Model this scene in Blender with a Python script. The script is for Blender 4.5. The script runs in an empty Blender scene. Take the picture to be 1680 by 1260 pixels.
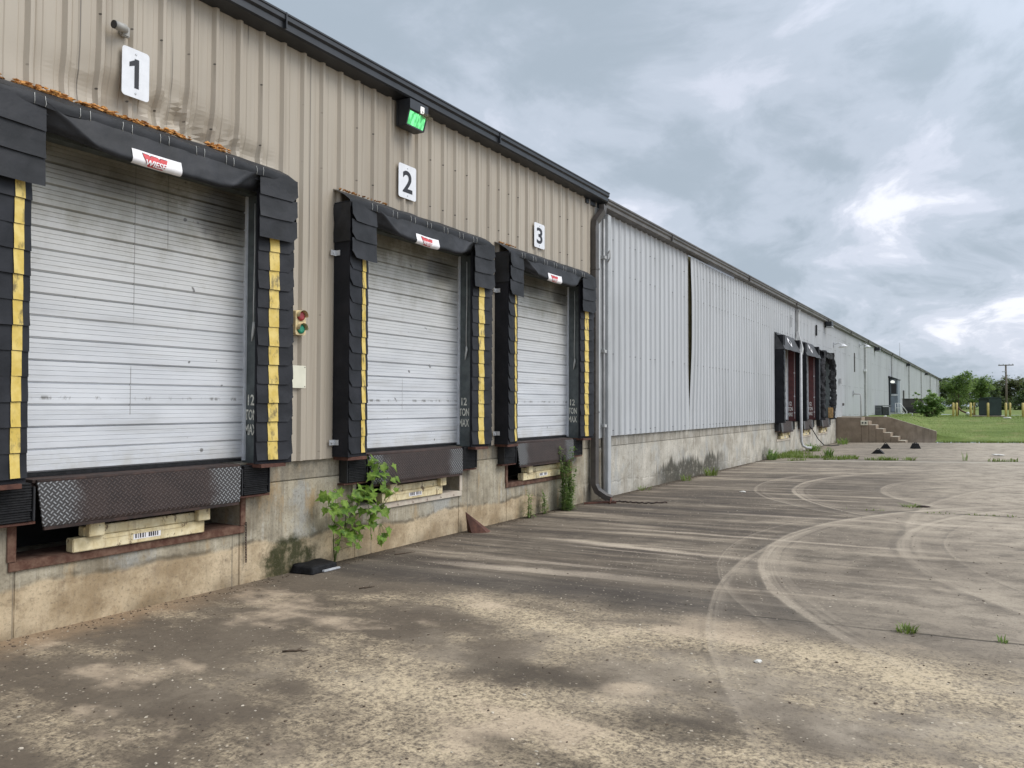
import bpy, bmesh, math, random
from math import sin, cos, pi, radians, exp, sqrt
from mathutils import Vector, noise as mnoise

S = bpy.context.scene
COL = S.collection
# ------------------------------------------------------------------ camera
YAW, PITCH, ROLL = 31.91, 1.491, 0.187
cam = bpy.data.cameras.new("camera")
cam.sensor_width = 36.0
cam.lens = 1260.0 / 1680.0 * 36.0
cam.clip_end = 3000
camo = bpy.data.objects.new("camera", cam)
COL.objects.link(camo)
camo.location = (5.813, 0.0, 1.65)
camo.rotation_mode = 'XYZ'
from mathutils import Matrix
_F = Vector((-sin(radians(YAW)) * cos(radians(PITCH)), cos(radians(YAW)) * cos(radians(PITCH)), sin(radians(PITCH))))
_R = Vector((cos(radians(YAW)), sin(radians(YAW)), 0))
_U = _R.cross(_F)
_r = radians(ROLL)
_R2 = _R * cos(_r) + _U * sin(_r)
_U2 = -_R * sin(_r) + _U * cos(_r)
camo.rotation_euler = Matrix((_R2, _U2, -_F)).transposed().to_euler()
S.camera = camo

# ------------------------------------------------------------------ node helper
class G:
    def __init__(s, nt):
        s.nt = nt
    def n(s, t, **kw):
        nd = s.nt.nodes.new(t)
        for k, v in kw.items():
            setattr(nd, k, v)
        return nd
    def put(s, inp, v):
        if v is None:
            return
        if isinstance(v, bpy.types.NodeSocket):
            s.nt.links.new(v, inp)
        else:
            if isinstance(v, (tuple, list)) and len(v) == 3 and inp.type == 'RGBA':
                v = (*v, 1.0)
            inp.default_value = v
    def m(s, op, a, b=None, c=None, clamp=False):
        nd = s.n('ShaderNodeMath', operation=op, use_clamp=clamp)
        s.put(nd.inputs[0], a); s.put(nd.inputs[1], b); s.put(nd.inputs[2], c)
        return nd.outputs[0]
    def add(s, a, b): return s.m('ADD', a, b)
    def sub(s, a, b): return s.m('SUBTRACT', a, b)
    def mul(s, a, b): return s.m('MULTIPLY', a, b)
    def mx(s, a, b): return s.m('MAXIMUM', a, b)
    def mn(s, a, b): return s.m('MINIMUM', a, b)
    def inv(s, a): return s.m('SUBTRACT', 1.0, a)
    def sm(s, x, a, b, lo=0.0, hi=1.0):
        nd = s.n('ShaderNodeMapRange', interpolation_type='SMOOTHSTEP')
        if a > b:
            a, b, lo, hi = b, a, hi, lo
        s.put(nd.inputs['Value'], x)
        nd.inputs['From Min'].default_value = a; nd.inputs['From Max'].default_value = b
        nd.inputs['To Min'].default_value = lo; nd.inputs['To Max'].default_value = hi
        return nd.outputs['Result']
    def pos(s):
        return s.n('ShaderNodeNewGeometry').outputs['Position']
    def obj(s):
        return s.n('ShaderNodeTexCoord').outputs['Object']
    def sep(s, v):
        nd = s.n('ShaderNodeSeparateXYZ'); s.put(nd.inputs[0], v)
        return nd.outputs[0], nd.outputs[1], nd.outputs[2]
    def comb(s, x, y, z):
        nd = s.n('ShaderNodeCombineXYZ')
        s.put(nd.inputs[0], x); s.put(nd.inputs[1], y); s.put(nd.inputs[2], z)
        return nd.outputs[0]
    def scale(s, v, sc, off=(0, 0, 0)):
        nd = s.n('ShaderNodeMapping')
        s.put(nd.inputs['Vector'], v)
        nd.inputs['Scale'].default_value = sc
        nd.inputs['Location'].default_value = off
        return nd.outputs[0]
    def noise(s, v, sc=1.0, det=4.0, rough=0.55, dist=0.0):
        nd = s.n('ShaderNodeTexNoise')
        s.put(nd.inputs['Vector'], v)
        nd.inputs['Scale'].default_value = sc; nd.inputs['Detail'].default_value = det
        nd.inputs['Roughness'].default_value = rough; nd.inputs['Distortion'].default_value = dist
        return nd.outputs[0]
    def vor(s, v, sc=1.0, rnd=1.0):
        nd = s.n('ShaderNodeTexVoronoi')
        s.put(nd.inputs['Vector'], v)
        nd.inputs['Scale'].default_value = sc; nd.inputs['Randomness'].default_value = rnd
        return nd.outputs['Distance'], nd.outputs['Color']
    def mix(s, f, a, b, blend='MIX'):
        nd = s.n('ShaderNodeMix', data_type='RGBA', blend_type=blend)
        s.put(nd.inputs['Factor'], f); s.put(nd.inputs[6], a); s.put(nd.inputs[7], b)
        return nd.outputs[2]
    def bump(s, h, strength=0.3, dist=0.01):
        nd = s.n('ShaderNodeBump')
        nd.inputs['Strength'].default_value = strength; nd.inputs['Distance'].default_value = dist
        s.put(nd.inputs['Height'], h)
        return nd.outputs[0]

def new_mat(name):
    m = bpy.data.materials.new(name)
    m.use_nodes = True
    nt = m.node_tree
    b = nt.nodes['Principled BSDF']
    return m, G(nt), b

# ------------------------------------------------------------------ world: overcast sky
SUN_EL, SUN_AZ = radians(50), radians(74)      # azimuth clockwise from +Y
SUN_DIR = Vector((cos(SUN_EL) * sin(SUN_AZ), cos(SUN_EL) * cos(SUN_AZ), sin(SUN_EL)))
W = bpy.data.worlds.new("World")
S.world = W
W.use_nodes = True
W.node_tree.nodes.clear()
g = G(W.node_tree)
sky = g.n('ShaderNodeTexSky', sky_type='NISHITA', sun_disc=False)
sky.sun_elevation = SUN_EL
sky.sun_rotation = SUN_AZ
sky.dust_density = 3.0
dirv = g.n('ShaderNodeTexCoord').outputs['Generated']
dx, dy, dz = g.sep(dirv)
zz = g.add(g.mx(dz, 0.0), 0.38)
cp = g.comb(g.m('DIVIDE', dx, zz), g.m('DIVIDE', dy, zz), 0.0)
wob = g.noise(cp, 1.1, 3, 0.5)
cpw = g.n('ShaderNodeVectorMath', operation='ADD')
g.put(cpw.inputs[0], g.scale(cp, (1, 1, 1), (3.7, 1.3, 0)))
g.put(cpw.inputs[1], g.comb(g.mul(wob, 0.9), g.mul(wob, 0.5), 0.0))
big = g.noise(cpw.outputs[0], 1.15, 4, 0.5)
det = g.noise(cpw.outputs[0], 3.4, 9, 0.60)
det2 = g.noise(g.scale(cpw.outputs[0], (1, 1.2, 1)), 8.0, 7, 0.6)
cl = g.add(g.add(g.mul(big, 0.56), g.mul(det, 0.36)), g.mul(det2, 0.10))
lum = g.sm(cl, 0.42, 0.655)
lowz = g.mul(g.sm(dz, 0.34, 0.08), g.sm(det, .38, .56))
lum = g.m('ADD', lum, g.mul(lowz, 0.20), clamp=True)
ccol = g.n('ShaderNodeValToRGB')
ccol.color_ramp.interpolation = 'EASE'
e = ccol.color_ramp.elements
e[0].position = 0.0; e[0].color = (3.35/8, 3.95/8, 4.6/8, 1)
e[1].position = 1.0; e[1].color = (7.9/8, 8.05/8, 8.8/8, 1)
e2 = ccol.color_ramp.elements.new(0.45); e2.color = (4.5/8, 5.05/8, 5.85/8, 1)
e3 = ccol.color_ramp.elements.new(0.75); e3.color = (5.6/8, 6.0/8, 6.9/8, 1)
g.put(ccol.inputs[0], lum)
vd = g.n('ShaderNodeVectorMath', operation='DOT_PRODUCT')
g.put(vd.inputs[0], dirv); vd.inputs[1].default_value = SUN_DIR
glow = g.sm(vd.outputs['Value'], 0.30, 1.0, 7.9, 17.0)
cs = g.n('ShaderNodeVectorMath', operation='SCALE')
g.put(cs.inputs[0], ccol.outputs[0]); g.put(cs.inputs['Scale'], glow)
skyc = g.mix(g.sm(lum, 0.0, 0.22, 0.95, 0.93), sky.outputs[0], cs.outputs[0])
bg = g.n('ShaderNodeBackground')
g.put(bg.inputs[0], skyc)
bg.inputs[1].default_value = 0.1
wo = g.n('ShaderNodeOutputWorld')
W.node_tree.links.new(bg.outputs[0], wo.inputs[0])

# ------------------------------------------------------------------ sun through the cloud
sl = bpy.data.lights.new("sun", 'SUN')
sl.energy = 1.5
sl.angle = radians(32)
sl.color = (1.0, 0.95, 0.88)
slo = bpy.data.objects.new("sun", sl)
COL.objects.link(slo)
slo.rotation_euler = SUN_DIR.to_track_quat('Z', 'Y').to_euler()
S.view_settings.view_transform = 'Standard'
S.view_settings.look = 'None'
S.view_settings.exposure = 0.40
S.view_settings.gamma = 1.0
S.render.engine = 'CYCLES'
S.cycles.use_denoising = True
S.cycles.max_bounces = 6

# ------------------------------------------------------------------ object helpers
WL = {}                                        # world location of every object, by name

def wloc(o):
    return WL.get(o.name, Vector((0, 0, 0))) if o is not None else Vector((0, 0, 0))

def tag(o, label=None, cat=None, group=None, kind=None):
    if label: o['label'] = label
    if cat: o['category'] = cat
    if group: o['group'] = group
    if kind: o['kind'] = kind
    return o

def thing(name, label, cat, loc=(0, 0, 0), group=None):
    o = bpy.data.objects.new(name, None)
    o.empty_display_size = 0.1
    COL.objects.link(o)
    o.location = loc
    WL[o.name] = Vector(loc)
    return tag(o, label, cat, group)

def copy_tree(o, off, parent=None):
    c = o.copy()
    COL.objects.link(c)
    WL[c.name] = wloc(o) + Vector(off)
    if parent is None:
        c.location = Vector(o.location) + Vector(off)
    else:
        c.parent = parent
    for ch in list(o.children):
        copy_tree(ch, off, c)
    return c

class MB:
    """collects geometry in world coordinates and links it as ONE mesh object"""
    def __init__(s):
        s.v = []; s.f = []; s.sm = []
    def quad(s, *p):
        i = len(s.v); s.v += [tuple(q) for q in p]
        s.f.append(tuple(range(i, i + len(p)))); s.sm.append(False)
    def box(s, x0, x1, y0, y1, z0, z1, bev=0.0):
        if bev <= 0:
            i = len(s.v)
            s.v += [(x0, y0, z0), (x1, y0, z0), (x1, y1, z0), (x0, y1, z0), (x0, y0, z1), (x1, y0, z1), (x1, y1, z1), (x0, y1, z1)]
            for q in ((3, 2, 1, 0), (4, 5, 6, 7), (0, 1, 5, 4), (1, 2, 6, 5), (2, 3, 7, 6), (3, 0, 4, 7)):
                s.f.append(tuple(i + k for k in q)); s.sm.append(False)
            return s
        bm = bmesh.new()
        vs = [bm.verts.new(p) for p in ((x0, y0, z0), (x1, y0, z0), (x1, y1, z0), (x0, y1, z0), (x0, y0, z1), (x1, y0, z1), (x1, y1, z1), (x0, y1, z1))]
        for q in ((3, 2, 1, 0), (4, 5, 6, 7), (0, 1, 5, 4), (1, 2, 6, 5), (2, 3, 7, 6), (3, 0, 4, 7)):
            bm.faces.new([vs[k] for k in q])
        b = min(bev, (x1 - x0) * .45, (y1 - y0) * .45, (z1 - z0) * .45)
        bmesh.ops.bevel(bm, geom=list(bm.edges), offset=b, segments=2, affect='EDGES')
        s.addbm(bm)
        return s
    def addbm(s, bm, smooth=False):
        i = len(s.v)
        bm.verts.index_update()
        s.v += [tuple(v.co) for v in bm.verts]
        for f in bm.faces:
            s.f.append(tuple(i + v.index for v in f.verts)); s.sm.append(smooth)
        bm.free()
    def grid(s, fn, nu, nv, smooth=True, flip=False):
        """fn(a, b) with a, b in 0..1 gives a point"""
        i = len(s.v)
        for a in range(nu + 1):
            for b in range(nv + 1):
                s.v.append(tuple(fn(a / nu, b / nv)))
        for a in range(nu):
            for b in range(nv):
                q = (i + a * (nv + 1) + b, i + (a + 1) * (nv + 1) + b, i + (a + 1) * (nv + 1) + b + 1, i + a * (nv + 1) + b + 1)
                s.f.append(q[::-1] if flip else q); s.sm.append(smooth)
        return s
    def tube(s, pts, r, n=8, cap=True, smooth=True):
        pts = [Vector(p) for p in pts]
        rs = r if isinstance(r, (list, tuple)) else [r] * len(pts)
        rings = []
        up = None
        for k, p in enumerate(pts):
            d = (pts[min(k + 1, len(pts) - 1)] - pts[max(k - 1, 0)]).normalized()
            if up is None:
                up = Vector((0, 0, 1)) if abs(d.z) < .9 else Vector((1, 0, 0))
            a = d.cross(up)
            if a.length < 1e-5:
                a = d.cross(Vector((0, 1, 0)))
            a.normalize(); b = a.cross(d); b.normalize(); up = b
            i = len(s.v)
            for j in range(n):
                t = 2 * pi * j / n
                s.v.append(tuple(p + a * (cos(t) * rs[k]) + b * (sin(t) * rs[k])))
            rings.append(i)
        for k in range(len(rings) - 1):
            for j in range(n):
                j2 = (j + 1) % n
                s.f.append((rings[k] + j, rings[k] + j2, rings[k + 1] + j2, rings[k + 1] + j)); s.sm.append(smooth)
        if cap:
            s.f.append(tuple(rings[0] + j for j in range(n))[::-1]); s.sm.append(False)
            s.f.append(tuple(rings[-1] + j for j in range(n))); s.sm.append(False)
        return s
    def rtube(s, pts, w, h, ax=Vector((0, 1, 0))):
        """rectangular pipe along pts; w along ax, h across"""
        pts = [Vector(p) for p in pts]
        prev = None
        for k, p in enumerate(pts):
            d = (pts[min(k + 1, len(pts) - 1)] - pts[max(k - 1, 0)]).normalized()
            b = d.cross(ax).normalized()
            a = b.cross(d).normalized()
            i = len(s.v)
            for (u, v) in ((-1, -1), (1, -1), (1, 1), (-1, 1)):
                s.v.append(tuple(p + a * (u * w / 2) + b * (v * h / 2)))
            if prev is not None:
                for j in range(4):
                    j2 = (j + 1) % 4
                    s.f.append((prev + j, prev + j2, i + j2, i + j)); s.sm.append(False)
            else:
                s.f.append((i + 3, i + 2, i + 1, i)); s.sm.append(False)
            prev = i
        s.f.append((prev, prev + 1, prev + 2, prev + 3)); s.sm.append(False)
        return s
    def poly_x(s, pts, x0, x1):
        """prism: (y, z) outline extruded from x0 to x1"""
        n = len(pts); i = len(s.v)
        s.v += [(x0, a, b) for a, b in pts] + [(x1, a, b) for a, b in pts]
        area = sum(pts[k][0] * pts[(k + 1) % n][1] - pts[(k + 1) % n][0] * pts[k][1] for k in range(n))
        o = range(n) if area > 0 else range(n - 1, -1, -1)
        s.f.append(tuple(i + n + k for k in o)); s.sm.append(False)
        s.f.append(tuple(i + k for k in list(o)[::-1])); s.sm.append(False)
        for k in range(n):
            k2 = (k + 1) % n
            q = (i + k, i + k2, i + n + k2, i + n + k)
            s.f.append(q if area > 0 else q[::-1]); s.sm.append(False)
        return s
    def poly_y(s, pts, y0, y1):
        """prism: (x, z) outline extruded from y0 to y1"""
        n = len(pts); i = len(s.v)
        s.v += [(a, y0, b) for a, b in pts] + [(a, y1, b) for a, b in pts]
        area = sum(pts[k][0] * pts[(k + 1) % n][1] - pts[(k + 1) % n][0] * pts[k][1] for k in range(n))
        o = range(n) if area > 0 else range(n - 1, -1, -1)
        s.f.append(tuple(i + k for k in o)); s.sm.append(False)
        s.f.append(tuple(i + n + k for k in list(o)[::-1])); s.sm.append(False)
        for k in range(n):
            k2 = (k + 1) % n
            q = (i + k, i + k2, i + n + k2, i + n + k)
            s.f.append(q[::-1] if area > 0 else q); s.sm.append(False)
        return s
    def cyl(s, c, r, d, axis, n=16):
        c = Vector(c); a = Vector(axis).normalized()
        return s.tube([c, c + a * d], r, n)
    def build(s, name, mat, parent=None, base=None):
        me = bpy.data.meshes.new(name)
        off = wloc(parent) if parent is not None else (Vector(base) if base is not None else Vector((0, 0, 0)))
        me.from_pydata([(v[0] - off.x, v[1] - off.y, v[2] - off.z) for v in s.v], [], s.f)
        me.polygons.foreach_set('use_smooth', s.sm)
        me.materials.append(mat)
        me.update()
        o = bpy.data.objects.new(name, me)
        COL.objects.link(o)
        if parent is not None:
            o.parent = parent
            WL[o.name] = off.copy()
        else:
            o.location = off
            WL[o.name] = off.copy()
        return o

def nz(x, y=0.0, z=0.0):
    return mnoise.noise(Vector((x, y, z)))

def sstep(x, a, b):
    t = max(0.0, min(1.0, (x - a) / (b - a)))
    return t * t * (3 - 2 * t)

_tc = {}
def text_faces(body, shear=0.0, offset=0.0, res=4):
    """2-D faces of a text, normalised so that the capital height is 1 and x starts at 0"""
    cu = bpy.data.curves.new("lettering", 'FONT')
    cu.body = body; cu.shear = shear; cu.offset = offset; cu.resolution_u = res
    ob = bpy.data.objects.new("lettering", cu)
    COL.objects.link(ob)
    dg = bpy.context.evaluated_depsgraph_get()
    me = bpy.data.meshes.new_from_object(ob.evaluated_get(dg))
    vs = [(v.co.x, v.co.y) for v in me.vertices]
    fs = [tuple(p.vertices) for p in me.polygons]
    bpy.data.objects.remove(ob); bpy.data.meshes.remove(me); bpy.data.curves.remove(cu)
    x0 = min(v[0] for v in vs); x1 = max(v[0] for v in vs); y0 = min(v[1] for v in vs); y1 = max(v[1] for v in vs)
    vs = [((x - x0) / (x1 - x0), (y - y0) / (y1 - y0)) for x, y in vs]
    return vs, fs

def put_text(mb, body, fn, cuts=0, **kw):
    """fn(u, w) -> world point, u along the line 0..1 and w up 0..1"""
    vs, fs = text_faces(body, **kw)
    if cuts:
        bm = bmesh.new()
        bv = [bm.verts.new((u, w, 0)) for u, w in vs]
        for f in fs:
            try: bm.faces.new([bv[k] for k in f])
            except ValueError: pass
        for k in range(1, cuts):
            bmesh.ops.bisect_plane(bm, geom=bm.verts[:] + bm.edges[:] + bm.faces[:], plane_co=(0, k / cuts, 0), plane_no=(0, 1, 0))
        bm.verts.index_update()
        vs = [(v.co.x, v.co.y) for v in bm.verts]; fs = [tuple(v.index for v in f.verts) for f in bm.faces]
        bm.free()
    i = len(mb.v)
    mb.v += [tuple(fn(u, w)) for u, w in vs]
    for f in fs:
        mb.f.append(tuple(i + k for k in f)); mb.sm.append(False)

# ------------------------------------------------------------------ materials
M = {}

def plain(name, col, rough=0.6, metal=0.0, var=0.15, vsc=6.0, bmp=0.0, bsc=60.0, spec=0.5):
    m, g, b = new_mat(name)
    p = g.pos()
    n = g.noise(p, vsc, 5, 0.6)
    lo = tuple(c * (1 - var) for c in col); hi = tuple(min(1, c * (1 + var)) for c in col)
    g.put(b.inputs['Base Color'], g.mix(g.sm(n, 0.3, 0.7), lo, hi))
    b.inputs['Roughness'].default_value = rough; b.inputs['Metallic'].default_value = metal
    b.inputs['Specular IOR Level'].default_value = spec
    if bmp > 0:
        g.put(b.inputs['Normal'], g.bump(g.noise(p, bsc, 4, 0.6), bmp, 0.01))
    M[name] = m
    return m

plain('steel_galv', (.55, .56, .57), .45, .3, .15, 20)
plain('alu_white', (.62, .64, .66), .5, 0, .1, 10)
plain('black_plastic', (.018, .018, .02), .5, 0, .2, 20)
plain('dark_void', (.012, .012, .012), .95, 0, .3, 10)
plain('sign_white', (.74, .75, .77), .45, 0, .05, 12)
plain('sign_black', (.012, .012, .016), .5, 0, .1, 12)
plain('cloth_white', (.82, .80, .80), .55, 0, .06, 20)
plain('emblem_red', (.55, .055, .06), .55, 0, .2, 30)
plain('emblem_black', (.02, .015, .02), .6, 0, .1, 20)
plain('cord', (.55, .55, .52), .8)
plain('stencil_bright', (.72, .70, .66), .7, 0, .1, 40)
plain('stencil', (.70, .69, .60), .8, 0, .35, 40)
plain('stencil_faint', (.27, .28, .25), .8, 0, .5, 60)
plain('brown_grey_trim', (.105, .096, .088), .5, 0, .25, 3)
plain('tan_trim', (.36, .35, .32), .5, 0, .1, 3)
plain('grey_trim', (.40, .41, .41), .5, 0, .1, 3)
plain('grey_pipe', (.40, .40, .39), .55, 0, .15, 6)
plain('white_pipe', (.46, .46, .46), .5, 0, .1, 6)
plain('roof_metal', (.45, .46, .47), .45, .2, .1, 2)
plain('charcoal_trim', (.020, .022, .026), .42, 0, .25, 4)
plain('bronze_pipe', (.075, .066, .060), .45, 0, .25, 5)
plain('green_steel', (.095, .110, .108), .55, 0, .25, 9, .15, 40)
plain('red_steel', (.085, .022, .022), .6, 0, .25, 9)
plain('yellow_paint', (.58, .46, .16), .55, 0, .2, 5)
plain('transformer_green', (.022, .040, .036), .45, 0, .2, 3)
plain('cabinet_brown', (.075, .066, .060), .6, 0, .2, 4)
plain('ac_grey', (.16, .17, .185), .55, 0, .15, 5)
plain('blue_grey', (.16, .19, .22), .5, 0, .15, 4)
plain('white_rail', (.7, .7, .7), .5)
plain('wood_pole', (.16, .13, .105), .85, 0, .25, 8)
plain('stone_white', (.62, .60, .55), .8, 0, .2, 30)
plain('chip_tan', (.48, .42, .33), .9, 0, .35, 8)
plain('twig', (.085, .060, .040), .9, 0, .3, 30)
plain('rubber', (.014, .014, .015), .75, 0, .4, 25, .4, 60, .3)
plain('slab_black', (.009, .009, .010), .7, 0, .5, 14, .9, 24, .25)
plain('bark', (.10, .075, .05), .9, 0, .3, 20, .4, 30)
plain('stem_green', (.10, .13, .035), .7, 0, .25, 20)
plain('nest', (.20, .17, .10), .9, 0, .4, 60)
plain('red_lens', (.30, .035, .04), .25, 0, .25, 30)
plain('green_lens', (.02, .26, .15), .25, 0, .25, 30)
plain('signal_housing', (.62, .50, .28), .6, 0, .25, 25)
plain('cream_plate', (.72, .70, .56), .5, 0, .05, 9)
plain('insulation', (.42, .36, .17), .9, 0, .3, 15)
plain('tan_block', (.38, .24, .10), .8, 0, .3, 15)

def mat_emit(name, col, st):
    m, g, b = new_mat(name)
    n = g.noise(g.scale(g.pos(), (1, 1, .35)), 26, 3)
    g.put(b.inputs['Base Color'], g.mix(n, tuple(c * .7 for c in col), col))
    g.put(b.inputs['Emission Color'], g.mix(g.sm(n, .35, .62), tuple(c * .45 for c in col), tuple(min(1, c * 1.3 + .12) for c in col)))
    b.inputs['Emission Strength'].default_value = st
    b.inputs['Roughness'].default_value = .2
    M[name] = m
mat_emit('lit_green', (.10, .62, .20), .75)
mat_emit('lit_white', (.85, .85, .8), .8)

def mat_rust(name, a, bcol, rough=.85, chips=False):
    m, g, b = new_mat(name)
    p = g.pos()
    n = g.noise(p, 14, 8, .65); n2 = g.noise(p, 3, 4)
    c = g.mix(g.sm(n, .35, .68), a, bcol)
    c = g.mix(g.mul(g.sm(n2, .52, .7), .55), c, tuple(x * .35 for x in a))
    if chips:
        q = g.noise(g.scale(p, (1, 1, .45)), 16, 6, .7)
        c = g.mix(g.mul(g.sm(q, .58, .63), .85), c, (.10, .055, .03))
        c = g.mix(g.mul(g.sm(g.noise(g.scale(p, (1, 9, 1)), 2.0, 5, .7), .54, .68), .5), c, (.34, .22, .10))
    g.put(b.inputs['Base Color'], c)
    b.inputs['Roughness'].default_value = rough
    g.put(b.inputs['Normal'], g.bump(n, .4, .006))
    M[name] = m
mat_rust('rust', (.065, .026, .018), (.12, .050, .032))
mat_rust('rust_dark', (.028, .018, .015), (.060, .034, .026))
mat_rust('rust_red', (.085, .034, .020), (.18, .105, .070))
mat_rust('keeper_cream', (.66, .54, .30), (.80, .70, .46), .6, True)
mat_rust('frame_pink', (.50, .42, .34), (.58, .52, .42), .7)
mat_rust('foam_orange', (.30, .12, .03), (.60, .30, .085), .95)

# siding: painted steel with faint runs of dirt
def mat_siding(name, col, dirt, amt, streak_sc=7.0):
    m, g, b = new_mat(name)
    p = g.pos()
    st = g.noise(g.scale(p, (1, streak_sc, .22)), 1.0, 6, .6)
    lo = g.noise(g.scale(p, (1, .5, .35)), 1.0, 4, .5)
    pan = g.noise(g.scale(p, (0, 1.3, 0.02)), 1.0, 2, .5)
    x, y, z = g.sep(p)
    c = g.mix(g.mul(g.sm(st, .48, .72), amt), col, dirt)
    c = g.mix(g.mul(g.sm(lo, .45, .75), amt * .8), c, dirt)
    c = g.mix(g.mul(g.sm(pan, .35, .65), .16), c, tuple(min(1, k * 1.16) for k in col))
    lap = g.sm(g.m('ABSOLUTE', g.sub(g.m('FRACT', g.mul(g.add(y, .33), 1 / .7671)), .5)), .011, .004)
    c = g.mix(g.mul(g.mul(lap, g.sm(g.noise(g.scale(p, (0, 1, .35)), 1.4, 3), .40, .58)), .75), c, tuple(k * .28 for k in dirt))
    cell = g.mul(g.add(y, .19), 1 / .2557)
    fy = g.mul(g.sub(g.m('FRACT', cell), .5), .2557)
    rnd_ = g.n('ShaderNodeTexWhiteNoise', noise_dimensions='1D')
    g.put(rnd_.inputs['W'], g.m('FLOOR', cell))
    for zr in (1.17, 2.55, 4.05, 4.62):
        dz_ = g.sub(z, g.add(zr, g.mul(g.sub(rnd_.outputs['Value'], .5), .03)))
        dd = g.m('SQRT', g.add(g.mul(fy, fy), g.mul(dz_, dz_)))
        c = g.mix(g.mul(g.sm(dd, .010, .006), g.sm(rnd_.outputs['Value'], .25, .55)), c, tuple(k * .22 for k in dirt))
        run_ = g.mul(g.mul(g.sm(g.m('ABSOLUTE', fy), .010, .002), g.sm(dz_, -.22, .0)), g.sm(dz_, .01, .0))
        c = g.mix(g.mul(g.mul(run_, g.sm(rnd_.outputs['Value'], .6, .9)), .35), c, tuple(k * .5 for k in dirt))
    g.put(b.inputs['Base Color'], c)
    b.inputs['Roughness'].default_value = .48
    g.put(b.inputs['Normal'], g.bump(g.noise(g.scale(p, (1, 2.0, .7)), 1.6, 2, .5), .18, .03))
    M[name] = m
mat_siding('tan_siding', (.400, .350, .278), (.245, .200, .148), .48)
mat_siding('grey_siding', (.470, .480, .485), (.26, .262, .255), .38)

# dock door: white painted sections with old dirt and some header shade painted into the upper part
def mat_door():
    m, g, b = new_mat('door_white')
    p = g.pos(); x, y, z = g.sep(p)
    n = g.noise(g.scale(p, (1, 1.2, 5)), 1.0, 6, .6)
    n2 = g.noise(g.scale(p, (1, 2.6, 2.2)), 1.5, 7, .66)
    c = g.mix(g.sm(n, .3, .7), (.55, .565, .585), (.655, .67, .69))
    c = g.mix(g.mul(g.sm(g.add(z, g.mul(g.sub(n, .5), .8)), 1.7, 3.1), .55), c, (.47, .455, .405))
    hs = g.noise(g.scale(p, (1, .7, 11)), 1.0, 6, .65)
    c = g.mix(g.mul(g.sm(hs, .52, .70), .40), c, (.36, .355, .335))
    top = g.sm(g.add(z, g.mul(g.sub(n2, .5), 1.1)), 2.72, 3.45)  # grime plus the header's shade, coloured in as a gradient by height
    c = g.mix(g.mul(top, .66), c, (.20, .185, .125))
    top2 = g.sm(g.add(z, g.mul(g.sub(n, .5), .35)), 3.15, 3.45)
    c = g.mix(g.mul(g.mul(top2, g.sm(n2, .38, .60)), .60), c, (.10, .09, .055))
    smear = g.mul(g.sm(n2, .56, .74), g.sm(z, 1.5, 3.4))
    c = g.mix(g.mul(smear, .5), c, (.33, .32, .28))
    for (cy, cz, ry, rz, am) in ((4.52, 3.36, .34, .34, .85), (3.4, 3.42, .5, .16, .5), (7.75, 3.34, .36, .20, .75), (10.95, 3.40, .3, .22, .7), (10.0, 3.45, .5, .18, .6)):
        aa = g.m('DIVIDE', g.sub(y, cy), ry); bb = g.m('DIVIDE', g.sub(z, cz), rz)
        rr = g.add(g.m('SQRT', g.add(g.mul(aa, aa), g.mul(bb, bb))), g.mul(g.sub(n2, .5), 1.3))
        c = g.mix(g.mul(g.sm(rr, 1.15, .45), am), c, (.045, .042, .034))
    for (cy, za, zb) in ((3.655, 2.2, 2.5), (3.95, 2.9, 3.0), (3.64, 1.55, 1.56), (7.02, 1.55, 1.6)):
        vl = g.sm(g.m('ABSOLUTE', g.add(g.sub(y, cy), g.mul(g.sub(n, .5), .006))), .006, .002)
        win = g.sm(z, za, zb) if za > 2 else g.mul(g.sm(z, za, zb), g.sm(z, za + .42, za + .36))
        c = g.mix(g.mul(g.mul(vl, win), .55), c, (.10, .095, .08))
    sc_ = g.sm(g.m('ABSOLUTE', g.sub(z, 1.685)), .022, .004)
    c = g.mix(g.mul(g.mul(sc_, g.sm(g.noise(g.scale(p, (1, 2.5, 1)), 3.0, 6, .7), .50, .60)), .75), c, (.14, .135, .12))
    spots = g.noise(p, 7.5, 2, .5)
    c = g.mix(g.mul(g.sm(spots, .735, .76), .8), c, (.09, .085, .08))
    low = g.mul(g.sm(z, 1.36, 1.18), g.sm(n2, .38, .68))
    c = g.mix(g.mul(low, .45), c, (.42, .40, .34))
    g.put(b.inputs['Base Color'], c)
    b.inputs['Roughness'].default_value = .42
    g.put(b.inputs['Normal'], g.bump(g.noise(g.scale(p, (1, 1, 2.5)), 2.0, 3), .12, .03))
    M['door_white'] = m
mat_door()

# black vinyl: dusty, a little glossy, creased
def mat_vinyl(name, a, bb, rough, crease):
    m, g, b = new_mat(name)
    p = g.pos()
    n = g.noise(p, 4, 4, .5); n2 = g.noise(p, 60, 3, .6)
    c = g.mix(g.sm(n, .35, .7), a, bb)
    g.put(b.inputs['Base Color'], c)
    b.inputs['Roughness'].default_value = rough
    b.inputs['Specular IOR Level'].default_value = .35
    g.put(b.inputs['Normal'], g.bump(g.add(g.mul(n, 1.0), g.mul(n2, .05)), crease, .05))
    M[name] = m
mat_vinyl('vinyl', (.011, .012, .014), (.025, .026, .030), .58, .28)
mat_vinyl('vinyl_pad', (.009, .010, .013), (.020, .021, .026), .58, .22)
mat_vinyl('foam_black', (.008, .009, .012), (.016, .016, .02), .85, .4)
mat_vinyl('torn_black', (.010, .010, .012), (.030, .030, .033), .8, .8)
mat_vinyl('vinyl_grey', (.035, .036, .038), (.070, .070, .074), .6, .4)

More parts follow.
